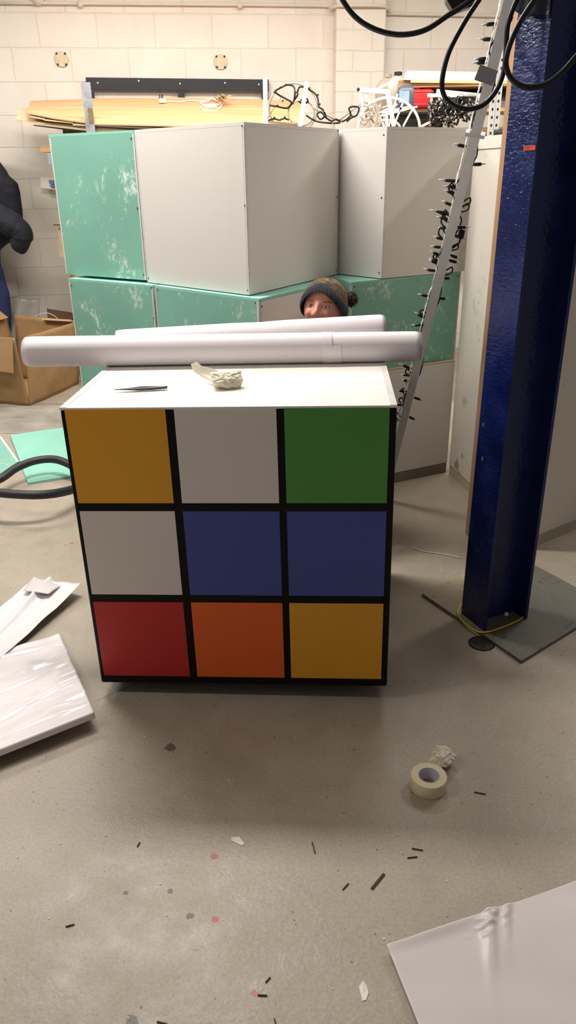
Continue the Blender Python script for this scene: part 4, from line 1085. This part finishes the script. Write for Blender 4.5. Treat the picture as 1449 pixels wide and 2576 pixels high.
q = at_y(190); bm = B(); box(bm, q - side*0.012 + front*0.017, (0.062, 0.003, 0.046), Matrix((side, front, ax)).transposed() @ Matrix.Rotation(0.15,3,'Y')); o = link_mesh('tape_patch', bm, 'grey_tape', strip); o['label'] = 'grey tape patch'
bm = B(); q = at_y(334)
bar(bm, q-ax*0.006, q+ax*0.006, 0.066, 0.036, front); link_mesh('tape_wrap', bm, 'clear_tape', strip)
bm = B(); pts = []; rnd = random.Random(2)
for k in range(120):
    y = 40 + 1040*k/119; q = at_y(y); a = k*0.31; rr = 0.019+0.008*rnd.random()*(1.5 if 440 < y < 720 else 0.4)
    pts.append(q + side*rr*cos(a)*1.05 + front*(-0.018+0.016*sin(a)))
tube(bm, smooth_path(pts, 4), 0.0032, 6)
for y in (480,505,520,545,560,590,620,650,680,790,940,985,1010,1050):
    q = at_y(y); s_ = 1 if rnd.random() < 0.5 else -1; h = rnd.uniform(0.012,0.026)
    tube(bm, smooth_path([q+side*s_*0.018, q+side*s_*(0.03+h*0.4)+ax*h, q+side*s_*(0.036+h*0.3)-ax*h*0.2, q+side*s_*0.02-ax*h], 5), 0.0032, 6)
link_split('light_string', bm, 'cable_black', strip, True)
for y, s_, L_ in ((60,-1,.03),(100,-1,.03),(148,-1,.03),(160,-1,.03),(372,-1,.03),(408,1,.028),(462,-1,.045),(470,-1,.03),(490,-1,.026),(520,-1,.026),(542,-1,.05),(541,-1,.032),(556,-1,.03),(570,1,.03),(575,-1,.02),(588,1,.03),(602,-1,.026),(622,-1,.028),(640,1,.028),(643,-1,.026),(656,-1,.024),(668,-1,.024),(684,-1,.032),(650,1,.03),(700,1,.02),(745,-1,.032),(748,1,.024),(803,-1,.03),(818,-1,.03),(905,-1,.024),(932,-1,.04),(945,-1,.028),(960,-1,.02),(998,1,.03),(985,-1,.03),(1020,-1,.028),(1045,1,.026),(1058,-1,.026)):
    q = at_y(y) + side*s_*0.020; bulb(strip, q, side*s_ + ax*rnd.uniform(-.25,.35) + front*rnd.uniform(-.2,.2), L_, 0.0062)
# plug hanging on the right of the strip
q = at_y(585)+side*0.04; bm = B(); box(bm, q, (0.022,0.02,0.034), Matrix.Rotation(0.2,3,'Y'), 0.005); tube(bm, smooth_path([q-ax*0.01, q-ax*0.035+side*0.0, q-ax*0.06-side*0.02],5), 0.004, 6); link_mesh('connector', bm, 'cable_black', strip)

# ------------------------------------------------------------------ overhead cables
YC = 0.30
def over(name, label, pts, r, Y=YC, ends=None):
    P = [fy(x, y, Y) for x, y in pts]; e0 = P[0]+(P[0]-P[1])*1.3; e1 = P[-1]+(P[-1]-P[-2])*1.3; P = [Vector((e0.x, e0.y, 3.39)), Vector((e0.x, e0.y, max(e0.z+0.25, 2.8))), e0] + P + [e1, Vector((e1.x, e1.y, max(e1.z+0.25, 2.8))), Vector((e1.x, e1.y, 3.39))]; bm = B(); tube(bm, smooth_path(P, 8), r, 10); return tag(link_mesh(name, bm, 'cable_black', None, True), label, 'cable', 'black cables hanging from above')
over('hanging_cable', 'black cable sagging in front of the wall, left of the hanging connector', [(835,-60),(862,0),(898,46),(950,76),(1010,87),(1070,75),(1125,40),(1160,18),(1200,-12),(1230,-60)], 0.0075, 0.60)
over('hanging_cable', 'black cable forming the long loop in front of the leaning strip', [(1250,-60),(1205,0),(1165,62),(1128,135),(1112,205),(1120,245),(1148,268),(1182,274),(1218,262),(1250,225),(1268,175),(1273,120),(1278,60),(1300,0),(1330,-60)], 0.0068, 0.45)
over('hanging_cable', 'black cable looping across the timber and the blue column', [(1400,-70),(1345,0),(1305,62),(1280,120),(1273,165),(1290,202),(1325,219),(1370,213),(1410,185),(1449,142),(1500,80),(1540,-60)], 0.0068, 0.22)
p = fy(1160, -10, 0.66); t = thing('cable_connector', 'black connector box hanging at the top edge of the view among the cables', 'connector', p)
bm = B(); c_ = [fy(x, y, 0.66) for x, y in ((1122,-30),(1125,2),(1143,31),(1190,15),(1212,-30))]
slab(bm, c_, 0.05, (0,-1,0)); link_mesh('housing', bm, 'cable_black', t)
bm = B(); tube(bm, [Vector((p.x, p.y+0.02, p.z+0.03)), Vector((p.x, p.y+0.02, 3.395))], 0.008); link_mesh('lead', bm, 'cable_black', t, True)

# ------------------------------------------------------------------ left side: coats, box, boards, hose
# dark jacket and blue overalls hung on the wall
def cloth_loft(name, label, cat, outline, Y, depth, mat, seed, group=None, parent=None):
    """outline: (y, xl, xr) rows in the photo, lofted as a folded hanging garment at depth Y"""
    bm = B(); n = 40; rings = []
    ys = outline
    def interp(y):
        for (a, b_) in zip(ys[:-1], ys[1:]):
            if a[0] <= y <= b_[0]:
                f = (y-a[0])/(b_[0]-a[0]); f2 = f*f*(3-2*f); return a[1]+(b_[1]-a[1])*f, a[2]+(b_[2]-a[2])*f2*0.5+(b_[2]-a[2])*f*0.5
    m_ = 60
    for j in range(m_+1):
        y = ys[0][0]+(ys[-1][0]-ys[0][0])*j/m_; xl, xr = interp(y); ring = []
        L_ = fy(xl, y, Y); R_ = fy(xr, y, Y); c_ = (L_+R_)/2; hw = (R_-L_).length/2
        for k in range(n):
            a = 2*pi*k/n; f = 1+0.10*sin(a*5+j*0.06+seed)+0.06*sin(a*9+seed*2+j*0.11)
            f = 1+(f-1)*abs(sin(a))**0.5
            ring.append(bm.verts.new((c_.x+hw*cos(a), Y+depth*sin(a)*f*min(1, 0.5+hw*4), c_.z + 0.012*sin(a*3+seed)*sin(a)**2)))
        rings.append(ring)
    for i in range(m_):
        for k in range(n): bm.faces.new((rings[i][k], rings[i][(k+1)%n], rings[i+1][(k+1)%n], rings[i+1][k]))
    bm.faces.new(rings[0][::-1]); bm.faces.new(rings[-1])
    o = link_mesh(name, bm, mat, parent, True)
    if parent is None: tag(o, label, cat, group)
    return o
jk = thing('work_jacket', 'near black work jacket hanging at the left edge of the view', 'jacket', fy(-40, 600, 4.10))
cloth_loft('torso', '', '', [(330,-140,-60),(400,-150,-5),(440,-155,20),(465,-160,45),(490,-160,51),(540,-160,57),(575,-160,58),(600,-150,40),(625,-120,5)], 4.12, 0.11, 'jacket', 1, parent=jk)
bm = B(); tube(bm, smooth_path([fy(-90,500,3.98), fy(-30,535,3.94), fy(20,560,3.93), fy(52,585,3.94), fy(48,612,3.95), fy(38,620,3.96)], 8), [0.10]*12+[0.095]*8+[0.085]*8+[0.075]*8+[0.05]*4+[0.02], 20)
link_mesh('sleeve', bm, 'jacket', jk, True)
ov = thing('blue_overalls', 'blue overalls hanging under the dark jacket at the left edge', 'overalls', fy(-40, 760, 4.22))
cloth_loft('leg', '', '', [(560,-150,6),(590,-150,16),(608,-150,24),(632,-150,0),(660,-150,1),(700,-150,12),(745,-150,24),(790,-150,28),(835,-150,26),(860,-150,10)], 4.24, 0.09, 'overall_blue', 4, parent=ov)
bm = B(); hk = fw(-110, 330, 0.0); bar(bm, hk, hk+WN*0.34, 0.02); box(bm, hk+WN*0.012, (0.4,0.02,0.07), Matrix.Rotation(YAW,3,'Z')); tag(link_mesh('coat_rail', bm, 'timber'), 'coat rail on the wall carrying the work jacket, just out of view', 'coat rail')

# cardboard box
Q = fz(75, 1023); Qr = fz(205, 962); Ql = fz(-40, 1008)
er = (v2(Qr)-v2(Q)).normalized(); el = Vector((-er.y, er.x, 0))
if el.x > 0: el = -el
el = (el*0.6 + (v2(Ql)-v2(Q)).normalized()*0.4).normalized()
wr, wl = 0.66, 0.55
ztop = zup(40, 848, Q)*1.0
cb = thing('cardboard_box', 'open brown cardboard box with folded flaps on the floor at the left', 'cardboard box', v2(Q))
outx = 0.05
def wallgrid(a, b_, za, zb, bulge, nrm, seed):
    bm = B()
    def fn(i, j):
        p = a.lerp(b_, i) + Vector((0,0,0.002+(za+(zb-za)*i)*j)); p += nrm*(bulge*sin(pi*j)*sin(pi*i)+0.012*noise.noise(Vector((i*4+seed, j*4, 0)))*(1 if 0.02 < i < 0.98 else 0) + outx*j*0.9); return p
    grid(bm, 18, 14, fn, 0.005); return bm
q0 = v2(Q); nr = Vector((er.y,-er.x,0)); nl = Vector((-el.y, el.x, 0))
if nr.dot(el) > 0: nr = -nr
if nl.dot(er) > 0: nl = -nl
link_mesh('side', wallgrid(q0, q0+er*wr, ztop, ztop*0.97, 0.02, nr, 1), 'cardboard', cb, True)
link_mesh('side', wallgrid(q0+el*wl, q0, ztop, ztop, 0.01, nl, 2), 'cardboard', cb, True)
link_mesh('side', wallgrid(q0+er*wr+el*wl, q0+el*wl, ztop*1.02, ztop, 0.0, -nr, 3), 'cardboard', cb, True)
link_mesh('side', wallgrid(q0+er*wr, q0+er*wr+el*wl, ztop*0.97, ztop*1.02, 0.0, -nl, 4), 'cardboard', cb, True)
bm = B(); prism(bm, [q0, q0+er*wr, q0+er*wr+el*wl, q0+el*wl], 0.001, 0.006); link_mesh('bottom', bm, 'cardboard', cb)
T0 = q0 + nl*outx*0.9 + nr*outx*0.4 + Vector((0,0,ztop)); T1 = q0+el*wl + nl*outx*0.9 + Vector((0,0,ztop))
bm = B(); slab(bm, [T0+nl*0.012-er*0.0+el*0.03, T1+nl*0.012, T1+nl*0.05-Vector((0,0,0.21)), T0+nl*0.06+el*0.03-Vector((0,0,0.23))], 0.005); link_mesh('flap', bm, 'cardboard', cb)
F0 = q0+er*wr*0.98 + nr*0.02 + Vector((0,0,ztop*0.97)); F1 = F0 + el*0.02 - er*0.42
bm = B(); a_ = fp(150, 808, F0, nr); 
FA = q0+er*wr+Vector((0,0,ztop*0.98)); FB = q0+er*wr+el*wl*0.5+Vector((0,0,ztop*1.0))
slab(bm, [FA, FA+el*0.26, FA+el*0.26+er*0.20+Vector((0,0,-0.07)), FA+er*0.24+Vector((0,0,-0.09))], 0.014); link_mesh('flap', bm, 'cardboard_pale', cb)
FC = q0+el*wl+nl*0.0+Vector((0,0,ztop)); 
bm = B(); slab(bm, [FC+er*0.02, FC+er*wr*0.95, FC+er*wr*0.92+el*0.10+Vector((0,0,0.085)), FC+er*0.05+el*0.10+Vector((0,0,0.06))], 0.005); link_mesh('flap', bm, 'cardboard', cb)
# dark brown board and clear plastic sheet behind the box
a = fy(122, 836, 4.30); bm = B(); slab(bm, [fy(118,776,4.32), fy(124,880,4.24), fy(236,900,4.24), fy(236,795,4.32)], 0.006)
tag(link_mesh('dark_cardboard', bm, 'cardboard_dark'), 'dark brown cardboard sheet standing behind the open cardboard box', 'cardboard')
def fn(i, j):
    p = fy(20+80*i, 750+110*j, 4.30-0.05*j); return p + Vector((0, 0.02*sin(i*9+j*3), 0.01*sin(i*6)))
m_, nt_, b_ = newmat('clear_plastic', (210,210,206), 0.15); b_.inputs['Transmission Weight'].default_value = 0.75; M['clear_plastic'] = m_
bm = B(); grid(bm, 20, 14, fn, 0.002); tag(link_mesh('plastic_sheet', bm, 'clear_plastic', None, True), 'crumpled clear plastic sheet between the overalls and the cardboard box', 'plastic sheet')
bm = B(); tube(bm, smooth_path([fy(x, y, 4.2) for x, y in ((66,950),(70,830),(85,800),(105,789),(125,789),(145,802),(158,830),(160,950))], 6), 0.003, 6); tag(link_mesh('wire_loop', bm, 'white_cable', None, True), 'thin pale wire loop rising out behind the cardboard box', 'wire')
# leaflet holder and cardboard offcut seen past the green box
t = thing('leaflet_holder', 'white leaflet holder with blue printing on the wall behind the green box', 'leaflet holder', fw(120,460,0.03))
bm = B(); slab(bm, [fw(102,446,0.05), fw(103,473,0.09), fw(150,478,0.09), fw(150,446,0.05)], 0.006); link_mesh('tray', bm, 'leaflet_white', t)
bm = B(); slab(bm, [fw(122,453,0.085), fw(124,462,0.095), fw(150,464,0.095), fw(150,453,0.085)], 0.003); link_mesh('leaflet', bm, 'leaflet_blue', t)
bm = B(); slab(bm, [fw(125,465,0.097), fw(127,471,0.10), fw(150,472,0.10), fw(150,465,0.097)], 0.003); link_mesh('leaflet', bm, 'leaflet_blue', t)
t = thing('cardboard_offcut', 'folded brown cardboard peeping out left of the upper green box', 'cardboard', fy(152,600,4.0))
bm = B(); a = [fy(x, y, 3.9) for x, y in ((146,560),(150,645),(190,647),(190,560))]; slab(bm, a, 0.02); link_mesh('sheet', bm, 'cardboard_pale', t)
bm = B(); a = [fy(x, y, 3.88) for x, y in ((137,564),(160,564),(160,567),(138,567))]; slab(bm, a, 0.03); link_mesh('fold', bm, 'cardboard_dark', t)
bm = B(); bar(bm, (fy(170,600,3.92).x, 3.93, 0.0), (fy(170,600,3.92).x, 3.93, fy(160,560,3.92).z+0.02), 0.05, 0.02); link_mesh('stiffener', bm, 'cardboard', t)

# green boards on the floor
def floorboard(label, pts, z0, th, mat):
    bm = B(); prism(bm, [v2(fz(x, y, z0+th)) for x, y in pts], z0, z0+th); return tag(link_mesh('green_offcut', bm, mat), label, 'board offcut', 'green board offcuts on the floor')
floorboard('pale green board offcut lying under the black hose beside the plinth', [(26,1094),(70,1214),(330,1172),(270,1060)], 0.001, 0.0125, 'green_board_clean')
floorboard('scuffed green board offcut with a white edge at the left frame edge', [(0,1098),(45,1161),(-20,1205),(-150,1190),(-130,1090)], 0.001, 0.0125, 'green_board')
bm = B(); a, b_ = fz(0,1098,0.0140), fz(45,1161,0.0140); bar(bm, a, b_, 0.012, 0.001); tag(link_mesh('white_edge', bm, 'white_laminate'), 'white strip along the edge of the scuffed green offcut', 'strip')
# grey dust sheet on the floor by the box
def fn(i, j):
    p = fz(-140+330*i, 1015+75*j, 0.002); h = noise.noise(Vector((i*7, j*5, 1)))*0.5+0.5
    return p + Vector((0,0,0.03*h*sin(pi*i)**0.5*sin(pi*j)))
bm = B(); grid(bm, 60, 24, fn, 0.001); tag(link_mesh('dust_sheet', bm, 'polythene_grey', None, True), 'crumpled grey polythene dust sheet on the floor below the cardboard box', 'dust sheet')
# hose
hp = [(-120,1240,.02),(-60,1225,.05),(0,1205,.075),(40,1178,.095),(85,1160,.105),(130,1155,.105),(165,1164,.10),(200,1185,.085),(215,1205,.08),(205,1222,.085),(180,1232,.10),(140,1241,.125),(95,1245,.14),(50,1244,.15),(0,1240,.155),(-60,1232,.15),(-140,1220,.10),(-220,1215,.02)]
P = [fz(x, y, z) for x, y, z in hp]; sp = smooth_path(P, 26); bm = B()
tube(bm, sp, [0.0205+(0.0012 if i % 2 else 0) for i in range(len(sp))], 18); tag(link_mesh('vacuum_hose', bm, 'rubber', None, True), 'thick black ribbed vacuum hose looping over the floor at the left of the plinth', 'hose')

# ------------------------------------------------------------------ sheets on the floor in the foreground
def bil(a, b_, c_, d_, i, j): return a.lerp(b_, i).lerp(d_.lerp(c_, i), j)
# upper film strip, folded at its tip
a, b_, c_, d_ = fz(-230,1735,.012), fz(82,1458,.012), fz(205,1480,.03), fz(-190,1822,.012)
def fn(i, j):
    p = bil(a, b_, c_, d_, i, j)
    fold = 0.004*abs(sin(j*9+i*4+1))*(0.3+0.7*i) + 0.012*exp(-((j-0.62+0.25*i)/0.06)**2) + 0.010*exp(-((j-0.30-0.1*i)/0.05)**2) + 0.02*i**6*j
    fold += 0.012*max(0, noise.noise(Vector((i*5, j*3, 2))))
    return p + Vector((0.0, 0.0, fold))
bm = B(); grid(bm, 70, 40, fn, 0.0008); f_ = tag(link_mesh('film_sheet', bm, 'white_film', None, True), 'creased glossy white film strip on the floor, upper one at the left edge', 'film sheet', 'white film sheets at the left edge')
ta, tb, tc, td_ = fz(58,1486,.040), fz(84,1450,.030), fz(152,1474,.045), fz(122,1494,.052)
def fn(i, j): return bil(ta, tb, tc, td_, i, j) + Vector((0,0,0.012*sin(pi*i)*sin(pi*j)))
bm = B(); grid(bm, 14, 14, fn, 0.0008); o = link_mesh('folded_tip', bm, 'backing_film', f_, True); o['label'] = 'matt folded tip'
# lower film, raised front edge turned down
a, b_, c_, d_ = fz(-260,1724,.015), fz(148,1592,.015), fz(236,1790,.055), fz(-260,1985,.055)
def fn(i, j):
    p = bil(a, b_, c_, d_, i, j)
    w_ = 0
    for k, (c0, sl, wd, hh2) in enumerate(((0.10,0.05,0.02,.010),(0.30,-0.10,0.035,.014),(0.42,-0.12,0.018,.009),(0.58,-0.10,0.03,.014),(0.68,-0.16,0.015,.010),(0.80,-0.12,0.03,.012),(0.90,-0.10,0.015,.008))):
        w_ += hh2*exp(-((j-c0-sl*(i-0.8)-0.02*sin(i*8+k))/wd)**2)*0.6*(0.25+0.75*abs(sin(i*2.2+k*1.7)))
    w_ += 0.006*noise.noise(Vector((i*6, j*6, 5)))
    return p + Vector((0, 0, w_*min(1, (1-j)*8)))
bm = B(); grid(bm, 90, 110, fn, 0.0008)
f2_ = tag(link_mesh('film_sheet', bm, 'white_film', None, True), 'wide glossy white film sheet with long creases on the floor left of the plinth', 'film sheet', 'white film sheets at the left edge')
def fn(i, j):
    p = d_.lerp(c_, i); dv = (c_-d_).normalized(); ov = Vector((dv.y,-dv.x,0)); a_ = j*2.4
    return p + ov*(0.006*sin(a_)*1.0) + Vector((0,0,-0.013*(1-cos(a_))))
bm = B(); grid(bm, 60, 10, fn, 0.0012); link_mesh('turned_edge', bm, 'vinyl_paper', f2_, True)
# bottom right backing sheet
a, b_, c_, d_ = fz(972,2381,.012), fz(1760,2110,.012), fz(1900,2700,.004), fz(1125,2760,.004)
def fn(i, j):
    p = bil(a, b_, c_, d_, i, j)
    cr = i-0.30+0.10*j*1.2
    w_ = 0.012*max(0, noise.noise(Vector((i*40, j*30, 1))))*exp(-(cr/0.05)**2)*exp(-((j-0.05)/0.10)**2) + 0.010*exp(-(cr/0.022)**2)*exp(-(j/0.35)**2) + 0.006*exp(-((cr-0.05)/0.015)**2)*exp(-(j/0.25)**2) + 0.006*exp(-(j/0.05)**2)*(0.5+0.5*sin(i*11)) + 0.004*exp(-(i/0.04)**2)
    return p + Vector((0,0,w_+0.002*noise.noise(Vector((i*4,j*4,3)))))
bm = B(); grid(bm, 160, 100, fn, 0.0008); tag(link_mesh('backing_sheet', bm, 'backing_film', None, True), 'large matt white backing sheet in the bottom right corner of the floor', 'backing sheet')

# masking tape and second crumpled paper
p = v2(fz(1079, 1990)); p = v2(fz(1079, 1950, 0.040))
t = thing('masking_tape', 'cream roll of masking tape lying flat on the floor', 'tape roll', p); Ro, Ri = 0.0475, 0.0275
bm = B(); lathe(bm, [(Ri+0.002,0.0005),(Ro,0.0005),(Ro+0.0006,0.002),(Ro+0.0006,0.0385),(Ro-0.0006,0.040),(Ri+0.002,0.040)], p, 56, None, True); link_mesh('tape', bm, 'masking_tape', t, True)
for pl in bpy.data.objects[t.children[0].name if t.children else 'tape'].data.polygons: pl.use_smooth = abs(pl.normal.z) < 0.5
bm = B(); lathe(bm, [(Ri,0.0008),(Ri+0.0019,0.0008),(Ri+0.0019,0.0405),(Ri,0.0405)], p, 48, None, True); link_mesh('core', bm, 'core_paper', t)
crumple('crumpled_paper', 'crumpled masking paper on the floor behind the tape roll', 'paper scrap', v2(fz(1113, 1908, 0.012)), 0.040, 8, None, None, 'masking_paper', (0.95,0.9,0.75))
# scraps and splinters
def scrap(label, pts, mat='paper_scrap', nm='paper_scrap', th=0.0012, lift=0.004):
    bm = B(); P = [fz(x, y, 0.0015) for x, y in pts]; P[0].z += lift; slab(bm, P, th, (0,0,1)); tag(link_mesh(nm, bm, mat), label, 'paper scrap')
scrap('torn white paper scrap on the floor midway between plinth and camera', [(582,2108),(601,2104),(615,2122),(609,2127),(596,2121),(580,2113)])
scrap('torn white paper scrap on the floor left of the backing sheet', [(913,2467),(922,2476),(927,2498),(921,2515),(912,2518),(905,2492),(903,2480)])
SPL = [((862,2238),(877,2222),'dark crossed splinter left of the paint marks'),((935,2236),(966,2198),'thick brown splinter on the floor below the tape roll'),((1036,2134),(1064,2139),'pair of short dark splinters right of the brown one'),((165,2331),(187,2325),'short dark splinter alone on the floor at the far left'),((648,2503),(672,2504),'thin dark splinter touching the lowest red paint drop'),((345,2130),(352,2118),'tiny splinter on the floor left of centre'),((668,2471),(680,2458),'small slanted splinter above the lowest red paint drop'),((395,2570),(420,2576),'splinter at the bottom edge of the view'),((690,2562),(694,2576),'upright splinter at the bottom edge of the view'),((785,2118),(793,2147),'long faint splinter right of the torn scrap'),((1193,1992),(1222,1998),'dark flake on the floor right of the tape roll'),((1025,2158),(1050,2155),'bent dark splinter nearest the thick brown one'),((1058,2353),(1070,2346),'dark chip touching the edge of the backing sheet')]
for k, (a, b_, txt) in enumerate(SPL):
    A = fz(a[0], a[1], 0.002); Bq = fz(b_[0], b_[1], 0.002); bm = B(); bar(bm, A, Bq, 0.006 if k == 1 else 0.0022, 0.0022); tag(link_mesh('splinter', bm, 'splinter'), txt, 'splinter', 'wood splinters on the floor')
a, b_ = fz(1038,1379,0.003), fz(1163,1404,0.003); bm = B(); tube(bm, smooth_path([a, a.lerp(b_,0.2)+Vector((0,-0.01,0)), a.lerp(b_,0.6), b_], 5), 0.0022, 6); tag(link_mesh('plastic_strip', bm, 'white_cable', None, True), 'thin pale plastic strip on the floor left of the blue column', 'strip')
rnd = random.Random(31)
bm = B()
for q in range(90):
    x, y = rnd.choice([(rnd.uniform(990,1165), rnd.uniform(1230,1480)), (rnd.uniform(1330,1449), rnd.uniform(1340,1520)), (rnd.uniform(100,1400), rnd.uniform(1800,2500)), (rnd.uniform(1340,1440), rnd.uniform(1345,1375))])
    p = fz(x, y, 0.001); ball(bm, p, rnd.uniform(0.001,0.0028), 1, (1,1,0.5))
tag(link_mesh('plaster_crumbs', bm, 'foam_bead'), 'scattered white plaster crumbs on the concrete floor', 'crumbs', None, 'stuff')

# ------------------------------------------------------------------ light
def area(name, loc, size, energy, color, rotx=0.0, rotz=0.0):
    l = bpy.data.lights.new(name, 'AREA'); l.shape = 'RECTANGLE'; l.size, l.size_y = size; l.energy = energy; l.color = color
    o = bpy.data.objects.new(name, l); COL.objects.link(o); o.location = loc; o.rotation_euler = (rotx, 0, rotz); return o
WARM = (1.0, 0.955, 0.90)
area('ceiling_tube', (-0.85, 1.25, 3.05), (1.5, 0.30), 92, WARM)
area('ceiling_tube', (0.2, 3.35, 3.05), (3.9, 0.10), 90, WARM)
area('ceiling_tube', (2.6, 2.35, 3.05), (1.2, 0.10), 46, WARM, 0, pi/2)
area('ceiling_tube', (-3.2, 2.4, 3.05), (1.5, 0.10), 60, WARM)
area('ceiling_tube', (-2.6, -0.9, 3.05), (1.5, 0.10), 34, WARM)
w_ = bpy.data.worlds.new('world'); sc.world = w_; w_.use_nodes = True
bg = w_.node_tree.nodes['Background']; bg.inputs['Color'].default_value = (0.95, 0.93, 0.92, 1); bg.inputs['Strength'].default_value = 0.15
sc.view_settings.view_transform = 'Standard'; sc.view_settings.look = 'None'; sc.view_settings.exposure = 0.0; sc.view_settings.gamma = 1.0
sc.view_settings.use_curve_mapping = False
